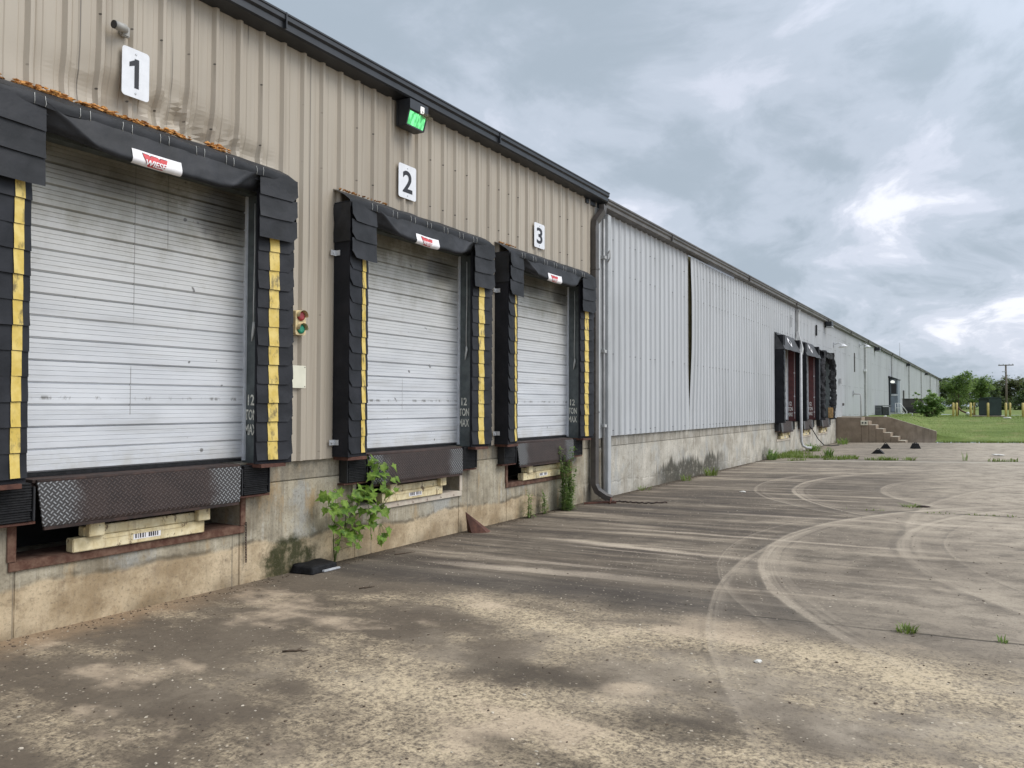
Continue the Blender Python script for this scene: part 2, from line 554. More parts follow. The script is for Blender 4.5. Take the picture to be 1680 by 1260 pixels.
def mat_strip():
    m, g, b = new_mat('yellow_vinyl')
    p = g.pos()
    n = g.noise(g.scale(p, (1, 2, 1)), 6, 6, .65); n2 = g.noise(p, 2.2, 3)
    c = g.mix(g.sm(g.noise(p, 12, 3), .3, .7), (.60, .43, .085), (.72, .55, .17))
    c = g.mix(g.mul(g.sm(n, .53, .68), .75), c, (.07, .055, .035))
    g.put(b.inputs['Base Color'], c)
    b.inputs['Roughness'].default_value = .5
    M['yellow_vinyl'] = m
mat_strip()

# diamond plate
def mat_plate():
    m, g, b = new_mat('diamond_plate')
    p = g.pos(); x, y, z = g.sep(p)
    k = 1 / .030
    u = g.mul(g.add(y, z), k * .7071); v = g.mul(g.sub(y, z), k * .7071)
    fu = g.sub(g.m('FRACT', u), .5); fv = g.sub(g.m('FRACT', v), .5)
    par = g.m('MODULO', g.m('ABSOLUTE', g.add(g.m('FLOOR', u), g.m('FLOOR', v))), 2.0)
    au = g.m('ABSOLUTE', fu); av = g.m('ABSOLUTE', fv)
    b1 = g.mul(g.sm(au, .50, .36), g.sm(av, .22, .08))
    b2 = g.mul(g.sm(av, .50, .36), g.sm(au, .22, .08))
    par = g.sm(par, .4, .6)
    bar = g.add(g.mul(b1, par), g.mul(b2, g.inv(par)))
    oy = g.sep(g.obj())[1]
    n = g.noise(p, 6, 6, .65)
    wear = g.m('ADD', g.sm(g.add(g.m('ABSOLUTE', oy), g.mul(g.sub(n, .5), .35)), .52, .68), 0.0, clamp=True)
    base = g.mix(g.sm(n, .35, .65), (.018, .010, .008), (.034, .020, .016))
    base = g.mix(g.mul(wear, .7), base, (.045, .045, .045))
    top = g.mix(wear, (.062, .043, .036), (.31, .315, .315))
    g.put(b.inputs['Base Color'], g.mix(bar, base, top))
    g.put(b.inputs['Metallic'], g.mul(g.mul(bar, wear), .5))
    b.inputs['Roughness'].default_value = .55
    g.put(b.inputs['Normal'], g.bump(bar, .6, .006))
    M['diamond_plate'] = m
mat_plate()

# foundation concrete with run-off streaks, the sandy lower band, moss and mould
def mat_concrete():
    m, g, b = new_mat('dock_concrete')
    p = g.pos(); x, y, z = g.sep(p)
    st = g.noise(g.scale(p, (3, 8, .7)), 1.0, 7, .62)
    bl = g.noise(p, 2.2, 6, .62); bl2 = g.noise(g.scale(p, (1, 1, 1), (7, 3, 1)), .7, 4, .5)
    fine = g.noise(p, 38, 7, .75); mot = g.noise(p, 7, 8, .72); run = g.noise(g.scale(p, (3, 26, 1.1)), 1.0, 6, .7)
    warm = g.sm(y, 13.0, 11.5)
    far = g.mix(g.sm(bl, .3, .7), (.34, .31, .255), (.60, .56, .48))
    near = g.mix(g.sm(bl, .3, .7), (.215, .180, .125), (.50, .445, .335))
    c = g.mix(warm, far, near)
    c = g.mix(g.mul(g.sm(st, .52, .72), .6), c, (.19, .165, .125))
    c = g.mix(g.mul(g.sm(st, .44, .28), .55), c, (.52, .50, .44))
    c = g.mix(g.mul(g.sm(bl2, .5, .7), .35), c, (.30, .31, .30))
    c = g.mix(g.mul(g.sm(run, .52, .70), .50), c, (.17, .142, .10))
    c = g.mix(g.mul(g.sm(run, .46, .32), .35), c, (.58, .55, .47))
    c = g.mix(g.mul(g.sm(mot, .52, .68), .42), c, (.155, .13, .095))
    c = g.mix(g.mul(g.sm(g.noise(g.scale(p, (1, 1.3, .8), (3, 9, 2)), 1.6, 6, .68), .52, .64), .50), c, (.36, .375, .37))
    c = g.mix(g.mul(g.mul(g.sm(g.noise(g.scale(p, (1, 1.6, .6), (8, 2, 5)), 1.9, 6, .7), .54, .66), .55), warm), c, (.40, .27, .13))
    # sandy lower band with the crack above it
    edge = g.add(.40, g.add(g.mul(g.sub(g.noise(g.comb(0, y, 0), .8, 4, .6), .5), .38), g.mul(y, -.012)))
    d = g.sub(z, edge)
    band = g.mul(g.sm(d, .02, -.03), g.sm(y, 10.5, 9.5))
    sandy = g.mix(g.sm(bl, .35, .68), (.34, .245, .14), (.62, .49, .32))
    sandy = g.mix(g.mul(g.sm(mot, .50, .66), .55), sandy, (.24, .165, .095))
    sandy = g.mix(g.mul(g.sm(st, .54, .70), .45), sandy, (.30, .23, .15))
    c = g.mix(g.mul(band, .85), c, sandy)
    crack = g.mul(g.sm(g.m('ABSOLUTE', d), .035, .0), g.sm(g.noise(p, 5, 3), .40, .55))
    c = g.mix(g.mul(g.mul(crack, g.sm(y, 10.5, 9.5)), .65), c, (.12, .095, .06))
    # upper sill strip: dirtier
    sill = g.mul(g.sm(z, .895, .905), g.sm(st, .25, .65))
    c = g.mix(g.mul(sill, .55), c, (.17, .155, .13))
    # hairline cracks
    vd, vc = g.vor(g.scale(p, (1, 1, .6)), .9)
    # patches of moss and mould
    def blob(cy, cz, ry, rz):
        a = g.m('DIVIDE', g.sub(y, cy), ry); bb = g.m('DIVIDE', g.sub(z, cz), rz)
        r = g.m('SQRT', g.add(g.mul(a, a), g.mul(bb, bb)))
        return g.sm(g.add(r, g.mul(g.sub(g.noise(p, 9, 5, .7), .5), 1.1)), 1.05, .55)
    c = g.mix(g.mul(g.mul(blob(5.25, .10, .40, .32), g.sm(g.add(g.mul(mot, .6), g.mul(st, .4)), .36, .52, .55, 1.0)), .95), c, (.030, .034, .010))
    c = g.mix(g.mul(blob(11.95, .05, .40, .35), .85), c, (.07, .06, .045))
    c = g.mix(g.mul(blob(12.5, .35, .18, .30), .7), c, (.06, .055, .045))
    mtop = g.add(-.10, g.add(g.mul(g.noise(g.comb(0, y, 0), 1.1, 5, .65), 1.05), g.mul(g.sub(st, .5), .5)))
    mould = g.mul(g.mul(g.sm(g.sub(z, mtop), .06, -.10), g.mul(g.sm(y, 14.3, 15.6), g.sm(y, 20.2, 18.6))), g.sm(mot, .25, .50))
    c = g.mix(g.mul(mould, .90), c, (.050, .047, .035))
    c = g.mix(g.mul(blob(23.9, .15, .6, .3), .6), c, (.09, .085, .07))
    damp = g.mul(g.sm(z, .16, .0), g.sm(g.noise(g.comb(0, y, 0), 1.7, 4), .42, .62))
    c = g.mix(g.mul(damp, .4), c, (.12, .10, .07))
    c = g.mix(g.mul(g.sm(fine, .50, .66), .50), c, (.14, .118, .085))
    c = g.mix(g.mul(g.sm(fine, .42, .30), .22), c, (.62, .57, .46))
    # shutter joints of the pour
    jy = g.m('ABSOLUTE', g.sub(g.m('FRACT', g.mul(y, 1 / 1.83)), .5))
    c = g.mix(g.mul(g.sm(jy, .006, .002), .55), c, (.15, .13, .10))
    g.put(b.inputs['Base Color'], c)
    b.inputs['Roughness'].default_value = .9
    b.inputs['Specular IOR Level'].default_value = .25
    h = g.add(g.mul(fine, .4), g.add(g.mul(mot, .8), g.mul(crack, -.5)))
    g.put(b.inputs['Normal'], g.bump(h, .5, .02))
    M['dock_concrete'] = m
mat_concrete()

def mat_stair():
    m, g, b = new_mat('stair_concrete')
    p = g.pos(); x, y, z = g.sep(p)
    st = g.noise(g.scale(p, (4, 4, .5)), 1.0, 6, .6); n = g.noise(p, 3, 6, .6)
    c = g.mix(g.sm(n, .3, .7), (.215, .165, .115), (.30, .235, .17))
    c = g.mix(g.mul(g.sm(st, .5, .7), .65), c, (.12, .09, .065))
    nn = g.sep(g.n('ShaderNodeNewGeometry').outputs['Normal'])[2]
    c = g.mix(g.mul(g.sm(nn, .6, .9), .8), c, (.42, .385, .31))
    g.put(b.inputs['Base Color'], c)
    b.inputs['Roughness'].default_value = .9
    M['stair_concrete'] = m
mat_stair()

# ------------------------------------------------------------------ the yard surface
RINGS = [  # centre x, centre y, radius, half width, strength, keep-direction (x, y), limit
    (7.60, 16.30, 5.71, .13, .45, -1.0, 0.0, 3.0),
    (9.00, 16.18, 6.33, .19, .75, -1.0, 0.0, 3.6),
    (8.30, 15.92, 4.11, .19, .55, -1.0, 0.0, 2.6),
    (9.57, 9.06, 5.74, .19, .85, -1.0, 0.1, 4.3),
    (10.30, 9.90, 5.27, .18, .60, -1.0, -0.1, 3.9),
    (12.87, 8.12, 9.13, .10, .55, -1.0, -0.1, 8.6),
    (17.53, 11.64, 12.54, .20, .45, -.95, .3, 11.3),
    (10.60, 10.00, 5.20, .06, .40, -1.0, -0.1, 4.0),
    (9.10, 9.00, 5.74, .05, .35, -1.0, 0.0, 4.6),
]
def mat_yard():
    m, g, b = new_mat('yard_concrete')
    p = g.pos(); x, y, z = g.sep(p)
    p2 = g.comb(x, y, 0.0)
    low = g.noise(p2, .42, 5, .58)
    low2 = g.noise(g.scale(p2, (1, 1, 1), (13, 5, 0)), .8, 6, .6)
    st = g.noise(g.scale(p2, (.22, 2.1, 1), (0, 3, 0)), 1.0, 8, .66, .3)
    st2 = g.noise(g.scale(p2, (.45, 5.5, 1), (4, 0, 0)), 1.0, 8, .66)
    mid = g.noise(p2, 3.2, 8, .68)
    hi = g.noise(p2, 21, 8, .78)
    hi2 = g.noise(p2, 52, 5, .72)
    grit = g.add(g.mul(hi, .55), g.mul(hi2, .45))
    # slab tone, paler away from the docks
    away = g.sm(g.add(x, g.mul(g.sub(low, .5), 4.0)), 3.0, 7.0)
    c = g.mix(g.sm(low2, .32, .68), (.215, .172, .126), (.345, .285, .210))
    c = g.mix(g.mul(away, .72), c, (.475, .405, .318))
    c = g.mix(g.mul(g.sm(y, 13.0, 26.0), .50), c, (.455, .398, .318))
    c = g.mix(g.mul(g.sm(mid, .42, .66), .60), c, (.130, .106, .080))
    # grime carried by the trucks close to the docks, streaked across the yard
    wob = g.mul(g.sub(low, .5), 5.0)
    zone = g.mul(g.sm(g.add(x, wob), 6.6, 2.6), g.sm(g.add(y, g.mul(g.sub(low2, .5), 1.2)), 4.9, 5.8))
    far = g.sm(y, 26.0, 11.0, .50, 1.0)
    grime = g.mul(g.mul(zone, far), g.sm(st, .66, .38, .22, 1.0))
    c = g.mix(g.mul(grime, .90), c, (.058, .046, .037))
    lite = g.mul(g.sm(st, .53, .70), g.sm(y, 5.2, 6.4))
    c = g.mix(g.mul(g.mul(lite, .60), g.sm(grit, .36, .52)), c, (.52, .435, .33))
    lite2 = g.mul(g.sm(st2, .56, .72), g.sm(y, 5.4, 6.2))
    c = g.mix(g.mul(lite2, .42), c, (.45, .375, .285))
    drk2 = g.mul(g.sm(st2, .46, .32), g.sm(y, 5.2, 5.8))
    c = g.mix(g.mul(drk2, .40), c, (.07, .06, .052))
    # broad pale drag streaks
    for (cy, k, w, x0, x1, s_) in ((8.30, -.12, .15, .9, 4.9, .75), (8.02, -.11, .05, 1.2, 4.4, .50), (6.30, .06, .16, .5, 4.2, .62), (6.75, .03, .06, .6, 4.2, .45), (9.35, -.05, .08, 1.2, 6.5, .5), (11.2, .0, .14, 2.0, 8.0, .45)):
        dd = g.m('ABSOLUTE', g.add(g.sub(y, g.add(cy, g.mul(x, k))), g.add(g.mul(g.sub(mid, .5), .22), g.mul(g.sub(st2, .5), .30))))
        f = g.mul(g.sm(dd, w, w * .15), g.mul(g.sm(x, x0, x0 + 1.4), g.sm(x, x1, x1 - 2.6)))
        c = g.mix(g.mul(g.mul(f, s_), g.sm(grit, .36, .50)), c, (.60, .50, .385))
    # the dark strip beyond the near joint
    strip = g.mul(g.sm(g.m('ABSOLUTE', g.sub(g.add(y, g.mul(g.sub(mid, .5), .5)), g.add(5.78, g.mul(x, .03)))), .52, .12), g.sm(x, 6.2, 3.4))
    c = g.mix(g.mul(strip, .62), c, (.058, .050, .044))
    # near slab: dark lichen film broken by worn sandy patches
    nearz = g.sm(g.add(y, g.mul(g.sub(mid, .5), .9)), 5.75, 5.0)
    film = g.mul(nearz, g.sm(low2, .72, .42))
    film = g.mx(film, g.mul(nearz, g.sm(x, 2.6, 1.7)))
    c = g.mix(g.mul(film, .72), c, (.092, .071, .051))
    pt = g.add(g.mul(g.noise(g.scale(p2, (.72, 1.35, 1), (2.3, 8.1, 0)), .85, 5, .6), .72), g.mul(mid, .28))
    pt = g.add(pt, g.sm(x, 1.2, 3.4, -.05, .045))
    sand = g.mul(g.sm(pt, .455, .60), nearz)
    sandm = g.sm(grit, .60, .40)
    sandm = g.mul(sand, g.m('ADD', sandm, g.mul(g.sm(pt, .56, .70), .45), clamp=True))
    c = g.mix(g.mul(sandm, .88), c, (.62, .500, .335))
    bare = g.mul(g.sm(g.noise(g.scale(p2, (.8, 1.1, 1), (9, 1, 0)), .95, 5, .55), .565, .67), nearz)
    c = g.mix(g.mul(bare, .72), c, (.57, .450, .320))
    oil = g.sm(g.noise(g.scale(p2, (1, 1, 1), (31, 7, 0)), .75, 5, .6), .60, .72)
    c = g.mix(g.mul(oil, .55), c, (.055, .045, .035))
    for (ox, oy, orx, ory) in ((4.55, 3.55, .42, .20), (4.1, 2.95, .5, .16), (3.55, 3.85, .55, .22)):
        aa = g.m('DIVIDE', g.sub(x, ox), orx); bb = g.m('DIVIDE', g.sub(y, oy), ory)
        rr = g.add(g.m('SQRT', g.add(g.mul(aa, aa), g.mul(bb, bb))), g.mul(g.sub(mid, .5), 1.6))
        c = g.mix(g.mul(g.sm(rr, 1.1, .3), .55), c, (.058, .046, .034))
    # worn tyre turns: a bright outer rub line and a streaky paler band inside it
    for (cx, cy, r, w, s_, kx, ky, lim) in RINGS:
        ax = g.sub(x, cx); ay = g.sub(y, cy)
        dist = g.m('SQRT', g.add(g.mul(ax, ax), g.mul(ay, ay)))
        dr = g.add(g.sub(dist, r), g.mul(g.sub(low2, .5), .10))
        thr = g.noise(g.comb(g.mul(dist, 17.0), g.mul(ay, .35), cx), 1.0, 4, .6)
        band = g.mul(g.sm(dr, w * .75, w * .55), g.sm(dr, -w * 1.5, w * .5, .0, 1.0))
        line = g.sm(g.m('ABSOLUTE', g.sub(dr, w * .45)), w * .28, w * .05)
        keep = g.mul(g.sm(g.add(g.mul(ax, kx), g.mul(ay, ky)), lim - 1.2, lim + 1.0), g.sm(low, .22, .46))
        f = g.mul(keep, g.m('ADD', g.mul(g.mul(band, .75), g.sm(thr, .34, .60)), g.mul(line, .55), clamp=True))
        f = g.mul(g.mul(f, g.sm(grit, .32, .54)), g.sm(g.noise(p2, 1.6, 5, .65), .28, .52, .35, 1.0))
        c = g.mix(g.mul(f, s_ * .80), c, (.54, .455, .35))
        rim = g.mul(g.sm(g.m('ABSOLUTE', g.sub(dr, w * .95)), w * .35, .0), keep)
        c = g.mix(g.mul(rim, s_ * .35), c, (.085, .074, .062))
    # sand washed against the wall
    wash = g.mul(g.sm(g.add(x, g.mul(g.sub(mid, .5), .9)), .55, .05), g.sm(y, 5.0, 3.6))
    c = g.mix(g.mul(wash, .62), c, (.36, .25, .15))
    dirt = g.mul(g.sm(g.add(x, g.mul(g.sub(mid, .5), .35)), .26, .02), g.sm(y, 4.8, 6.0))
    c = g.mix(g.mul(dirt, .8), c, (.070, .054, .038))
    # grain
    c = g.mix(g.mul(g.sm(grit, .50, .64), .62), c, (.072, .060, .048))
    c = g.mix(g.mul(g.mul(g.sm(grit, .43, .33), .42), g.sm(y, 9.0, 4.5, .45, 1.0)), c, (.60, .50, .37))
    # pale chips bedded in the surface
    chips = g.sm(low, .40, .56, .25, 1.0)
    for sc, th, amt in ((9.0, .085, .62), (17.0, .13, .58), (33.0, .20, .55)):
        vd, vc = g.vor(g.comb(g.add(g.mul(x, .75), g.mul(y, .25)), g.add(y, g.mul(hi, .05)), 0.0), sc)
        vr, vg, vb = g.sep(vc)
        chip = g.mul(g.mul(g.sm(vd, th * 1.2, th * .6), g.sm(vr, .70, .76)), chips)
        c = g.mix(g.mul(chip, amt), c, (.70, .60, .46))
        dk = g.mul(g.sm(vd, th, th * .7), g.sm(vg, .90, .93))
        c = g.mix(g.mul(dk, .6), c, (.04, .034, .03))
    # slab joints
    jn = g.mul(g.sub(g.noise(p2, 2.5, 5), .5), .06)
    d1 = g.m('ABSOLUTE', g.add(g.sub(y, g.add(5.46, g.mul(x, .060))), jn))
    d2 = g.m('ABSOLUTE', g.add(g.sub(y, 12.38), jn))
    l3 = g.sub(y, g.sub(g.add(23.95, g.mul(x, .07)), g.sm(x, 2.0, 0.0, 0.0, 1.2)))
    d3 = g.m('ABSOLUTE', g.add(l3, jn))
    gap = g.sm(g.noise(p2, 1.3, 4), .38, .52)
    gap1 = g.sm(g.noise(g.scale(p2, (1, .2, 1)), 2.4, 5, .7), .36, .56)
    j = g.mx(g.mul(g.mul(g.sm(d1, .020, .006), g.sm(x, 3.0, 4.6)), gap1), g.mul(g.mul(g.sm(d2, .05, .018), g.sm(x, 1.8, 4.0)), gap))
    j = g.mx(j, g.sm(d3, .10, .04))
    c = g.mix(g.mul(j, .80), c, (.045, .038, .030))
    lip = g.sm(g.m('ABSOLUTE', g.add(l3, .42)), .34, .14)
    c = g.mix(g.mul(lip, .55), c, (.40, .36, .295))
    g.put(b.inputs['Base Color'], c)
    g.put(b.inputs['Roughness'], g.sm(hi, .2, .8, .75, .95))
    b.inputs['Specular IOR Level'].default_value = .25
    h = g.add(g.add(g.mul(hi, .55), g.mul(mid, .5)), g.add(g.mul(hi2, .35), g.mul(j, -1.0)))
    g.put(b.inputs['Normal'], g.bump(h, .6, .018))
    M['yard_concrete'] = m
mat_yard()

def mat_lawn():
    m, g, b = new_mat('lawn_turf')
    p = g.pos()
    n = g.noise(g.scale(p, (.35, 1.0, 1)), .5, 6, .6); n2 = g.noise(p, 4, 6, .7)
    c = g.mix(g.sm(n, .35, .65), (.135, .185, .050), (.215, .265, .085))
    c = g.mix(g.mul(g.sm(n2, .42, .68), .5), c, (.09, .125, .035))
    c = g.mix(g.mul(g.sm(g.noise(p, .9, 4), .52, .70), .6), c, (.27, .25, .11))
    c = g.mix(g.mul(g.sm(g.noise(g.scale(p, (.12, 1.6, 1)), .9, 4), .48, .66), .45), c, (.095, .14, .035))
    g.put(b.inputs['Base Color'], c)
    b.inputs['Roughness'].default_value = .95
    b.inputs['Specular IOR Level'].default_value = .15
    g.put(b.inputs['Normal'], g.bump(g.noise(p, 14, 5, .7), .8, .05))
    M['lawn_turf'] = m
mat_lawn()

def mat_leaf(name, a, bb, sc=1.2, trans=.35):
    m, g, b = new_mat(name)
    nt = m.node_tree
    p = g.pos()
    n = g.noise(p, sc, 3, .6); n2 = g.noise(p, sc * 9, 2, .5)
    c = g.mix(g.sm(g.add(g.mul(n, .7), g.mul(n2, .3)), .36, .62), a, bb)
    g.put(b.inputs['Base Color'], c)
    b.inputs['Roughness'].default_value = .55
    b.inputs['Specular IOR Level'].default_value = .3
    t = g.n('ShaderNodeBsdfTranslucent')
    g.put(t.inputs[0], g.mix(.35, c, (.35, .5, .05), 'MIX'))
    mxs = g.n('ShaderNodeMixShader')
    mxs.inputs[0].default_value = trans
    nt.links.new(b.outputs[0], mxs.inputs[1]); nt.links.new(t.outputs[0], mxs.inputs[2])
    nt.links.new(mxs.outputs[0], nt.nodes['Material Output'].inputs[0])
    M[name] = m
mat_leaf('leaf_sapling', (.045, .115, .014), (.24, .36, .06), 13.0, .36)
mat_leaf('leaf_weed', (.08, .16, .035), (.25, .35, .12), 4.0, .4)
mat_leaf('leaf_grass', (.12, .17, .04), (.20, .26, .07), 3.0, .3)
mat_leaf('leaf_bush', (.08, .17, .04), (.30, .42, .17), 2.6, .4)
mat_leaf('leaf_tree', (.10, .17, .05), (.25, .34, .13), .7, .45)
mat_leaf('leaf_dark', (.06, .095, .052), (.135, .175, .09), .6, .35)
mat_leaf('leaf_brown', (.075, .085, .05), (.15, .145, .085), .5, .35)

# ------------------------------------------------------------------ ground
def yard_z(x):
    return .025 * max(-2.0, min(x, 9.0))
mb = MB()
xs = [-.1, 0, .3, 1, 2, 3, 4, 5, 6, 7.5, 9, 12, 20, 40, 70]
ys = [-40, -10, 0, 5, 10, 15, 20, 25, 30, 36.48]
for i in range(len(xs) - 1):
    for j in range(len(ys) - 1):
        a, b_, c_, d_ = xs[i], xs[i + 1], ys[j], ys[j + 1]
        mb.quad((a, c_, yard_z(a)), (b_, c_, yard_z(b_)), (b_, d_, yard_z(b_)), (a, d_, yard_z(a)))
o = mb.build('yard', M['yard_concrete']); tag(o, kind='structure')

def lawn_z(x, y):
    z0 = yard_z(x) + .03
    zf = z0 + (.98 - z0) * sstep(y, 36.6, 47.5)
    if y > 37.75:
        side = 1.06 - .58 * sstep(x, 1.9, 3.9) - .45 * sstep(x, 3.9, 6.2)
        zf = max(zf, min(side, 1.06) * sstep(y, 37.7, 37.85) if x < 3.86 else max(zf, z0 + (side - z0) * sstep(y, 37.0, 38.4)))
    zf += (1.05 - .98) * sstep(y, 50, 80)
    return zf + .02 * nz(x * 1.3, y * 1.3)
mb = MB()
def patch(x0, x1, y0, y1, nx, ny):
    mb.grid(lambda a, b: (x0 + (x1 - x0) * a, y0 + (y1 - y0) * b, lawn_z(x0 + (x1 - x0) * a, y0 + (y1 - y0) * b)), nx, ny, flip=False)
patch(3.83, 14, 36.48, 37.82, 40, 8)
patch(-.05, 14, 37.82, 62, 56, 80)
patch(14, 90, 36.48, 62, 12, 20)
patch(-40, 90, 118.4, 420, 12, 20)
patch(-.05, 90, 62, 118.4, 20, 20)
o = mb.build('lawn', M['lawn_turf']); tag(o, kind='structure')

# blades of grass over the part of the lawn the camera can see
random.seed(5)
mb = MB()
def blade(mb, x, y, z, h, w, lean, ang):
    dx_, dy_ = cos(ang), sin(ang)
    px_, py_ = -dy_ * w, dx_ * w
    tx, ty = x + dx_ * lean, y + dy_ * lean
    i = len(mb.v)
    mx_, my_ = x + dx_ * lean * .35, y + dy_ * lean * .35
    mb.v += [(x - px_, y - py_, z - .01), (x + px_, y + py_, z - .01), (mx_ + px_ * .8, my_ + py_ * .8, z + h * .6), (mx_ - px_ * .8, my_ - py_ * .8, z + h * .6), (tx, ty, z + h)]
    mb.f += [(i, i + 1, i + 2, i + 3), (i + 3, i + 2, i + 4)]; mb.sm += [True, True]
for k in range(15000):
    y = 36.5 + 22 * random.random() ** 1.7
    x = random.uniform(1.0, 9.5)
    if y < 37.85 and x < 3.9:
        continue
    s_ = .7 + (y - 36) * .03
    blade(mb, x, y, lawn_z(x, y), random.uniform(.015, .045) * s_, .008 * s_, random.uniform(.01, .06), random.uniform(0, 2 * pi))
for k in range(900):
    x = random.uniform(3.95, 9.5)
    y = 36.47 + random.uniform(-.05, .1)
    blade(mb, x, y, yard_z(x), random.uniform(.04, .12), .010, random.uniform(.01, .07), random.uniform(0, 2 * pi))
o = mb.build('grass', M['leaf_grass']); tag(o, 'mown green grass covering the lawn beside the concrete stairs', 'grass', kind='stuff')

# ------------------------------------------------------------------ tan warehouse
DOCKS = (3.70, 7.095, 10.15)
PITCH_R = .2557
Y_TAN1 = 12.12
tan = thing('tan_warehouse', 'tan ribbed metal warehouse end with three white dock doors and a black gutter', 'warehouse', (0, 7, 0))

def dent(y, z):
    """crumpled sheet above the first dock"""
    d = 0.0
    for (cy, cz, ry, rz, a, k) in ((3.55, 3.98, .22, .22, .055, 9), (3.95, 4.0, .28, .20, .075, 13), (4.35, 3.95, .30, .14, .06, 15), (3.2, 4.0, .2, .2, .045, 8), (4.75, 3.93, .2, .10, .03, 12), (2.9, 4.05, .25, .15, .02, 6)):
        q = ((y - cy) / ry) ** 2 + ((z - cz) / rz) ** 2
        if q < 6:
            d -= a * exp(-q) * (.55 + .9 * abs(nz(y * k * .6, z * k * .35, cy)) * 1.6)
    return d

def rib_profile(y0, y1, phase, wide=.080, top=.028, h=.032):
    pts = [(y0, 0.0)]
    k = math.floor((y0 - phase) / PITCH_R) + 1
    while phase + k * PITCH_R < y1:
        r = phase + k * PITCH_R
        if r - wide / 2 > y0 and r + wide / 2 < y1:
            pts += [(r - wide / 2, 0), (r - top / 2, h), (r + top / 2, h), (r + wide / 2, 0)]
            m1 = r + PITCH_R / 2
            if m1 + .05 < y1:
                pts += [(m1 - .050, 0), (m1 - .042, .005), (m1 + .042, .005), (m1 + .050, 0)]
        k += 1
    pts.append((y1, 0.0))
    return pts

def siding_mesh(mb, y0, y1, phase, zs, xb, hole=None, disp=None):
    pr = rib_profile(y0, y1, phase)
    i = len(mb.v)
    nzv = len(zs)
    for (y, h) in pr:
        for z in zs:
            mb.v.append((xb + h + (disp(y, z) if disp else 0.0), y, z))
    for a in range(len(pr) - 1):
        ym = (pr[a][0] + pr[a + 1][0]) / 2
        for b_ in range(nzv - 1):
            zm = (zs[b_] + zs[b_ + 1]) / 2
            if hole and hole(ym, zm):
                continue
            mb.f.append((i + a * nzv + b_, i + (a + 1) * nzv + b_, i + (a + 1) * nzv + b_ + 1, i + a * nzv + b_ + 1)); mb.sm.append(False)

mb = MB()
zs = [1.085, 1.6, 2.2, 2.9, 3.5, 3.64] + [3.70 + .035 * k for k in range(20)] + [4.5, 4.8, 5.2]
siding_mesh(mb, -6.0, Y_TAN1 - .02, 3.028, zs, .03, lambda y, z: z < 3.64 and any(abs(y - c) < 1.30 for c in DOCKS), dent)
siding = mb.build('siding', M['tan_siding'], tan)
def foundation(mb, y0, y1, holes):
    """wall below the sheeting; holes = (y0, y1, z0) leveller pits cut from the top"""
    edges = [y0]
    for h in holes:
        edges += [h[0], h[1]]
    edges.append(y1)
    for k in range(0, len(edges), 2):
        a, b_ = edges[k], edges[k + 1]
        mb.box(-.6, .004, a, b_, -.4, .892, .006)
        mb.box(-.6, -.004, a, b_, .897, 1.098, .008)
    for h in holes:
        mb.box(-.6, .0, h[0] + .002, h[1] - .002, -.4, h[2], .006)
PIT = .95
mb = MB()
foundation(mb, -6.0, 12.30, [(c - PIT, c + PIT, .53) for c in DOCKS])
mb.build('foundation', M['dock_concrete'], tan)
# pit linings and framing of the openings
def opening(parent, c, hw, m_):
    mb = MB()
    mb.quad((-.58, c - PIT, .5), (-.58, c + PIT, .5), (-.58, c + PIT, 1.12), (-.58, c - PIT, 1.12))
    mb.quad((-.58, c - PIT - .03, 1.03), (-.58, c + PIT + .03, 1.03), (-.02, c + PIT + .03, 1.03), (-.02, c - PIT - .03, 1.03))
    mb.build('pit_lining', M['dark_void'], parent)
    mb = MB()
    mb.box(-.14, .028, c - hw, c + hw, 3.58, 3.66)
    mb.box(-.14, .028, c - hw - .01, c - 1.06, 1.10, 3.58)
    mb.box(-.14, -.03, c + 1.085, c + hw + .01, 1.10, 3.58)
    mb.build('door_frame', M[m_], parent)
for c in DOCKS:
    opening(tan, c, 1.30, 'green_steel')

def door_profile(z0, z1):
    """(z, x) down a sectional door: stepped ribs with fine grooves between"""
    pts = []
    z = z0
    k = 0
    P = .1635
    while z < z1 - .01:
        q_ = -.006 if k % 3 == 2 else 0.0
        pts += [(z, q_ - .004), (z + .013, .014), (z + .052, .014), (z + .055, .0095), (z + .058, .014),
                (z + .088, .014), (z + .091, .0095), (z + .094, .014), (z + .122, .014), (z + .125, .0095), (z + .128, .014), (z + P - .006, .014), (z + P - .002, q_ - .004)]
        z += P
        k += 1
    return pts

def dock_door(parent, c, x=-.10, w0=-1.08, w1=1.04, z0=1.14, z1=3.72):
    mb = MB()
    pr = door_profile(z0, z1)
    i = len(mb.v); N = 14; n = len(pr)
    rnd = random.Random(int(c * 100))
    for a in range(N + 1):
        y = c + w0 + (w1 - w0) * a / N
        for (z, d) in pr:
            mb.v.append((x + d + .006 * nz(y * 1.3, z * 2.0, c), y, z))
    for a in range(N):
        for b_ in range(n - 1):
            mb.f.append((i + a * n + b_, i + (a + 1) * n + b_, i + (a + 1) * n + b_ + 1, i + a * n + b_ + 1)); mb.sm.append(False)
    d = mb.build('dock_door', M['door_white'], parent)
    mb = MB()
    mb.box(x - .02, x + .004, c + w0, c + w1, z0 - .028, z0 - .001)
    mb.build('bottom_seal', M['rubber'], d)
    mb = MB()
    mb.box(x - .01, x + .035, c + w1, c + w1 + .022, z0 - .02, z1)
    mb.build('track', M['alu_white'], d)
    mb = MB()
    mb.box(x + .015, x + .017, c + w0 + .44, c + w0 + .445, z0 + 1.15, z0 + 1.45)
    return d

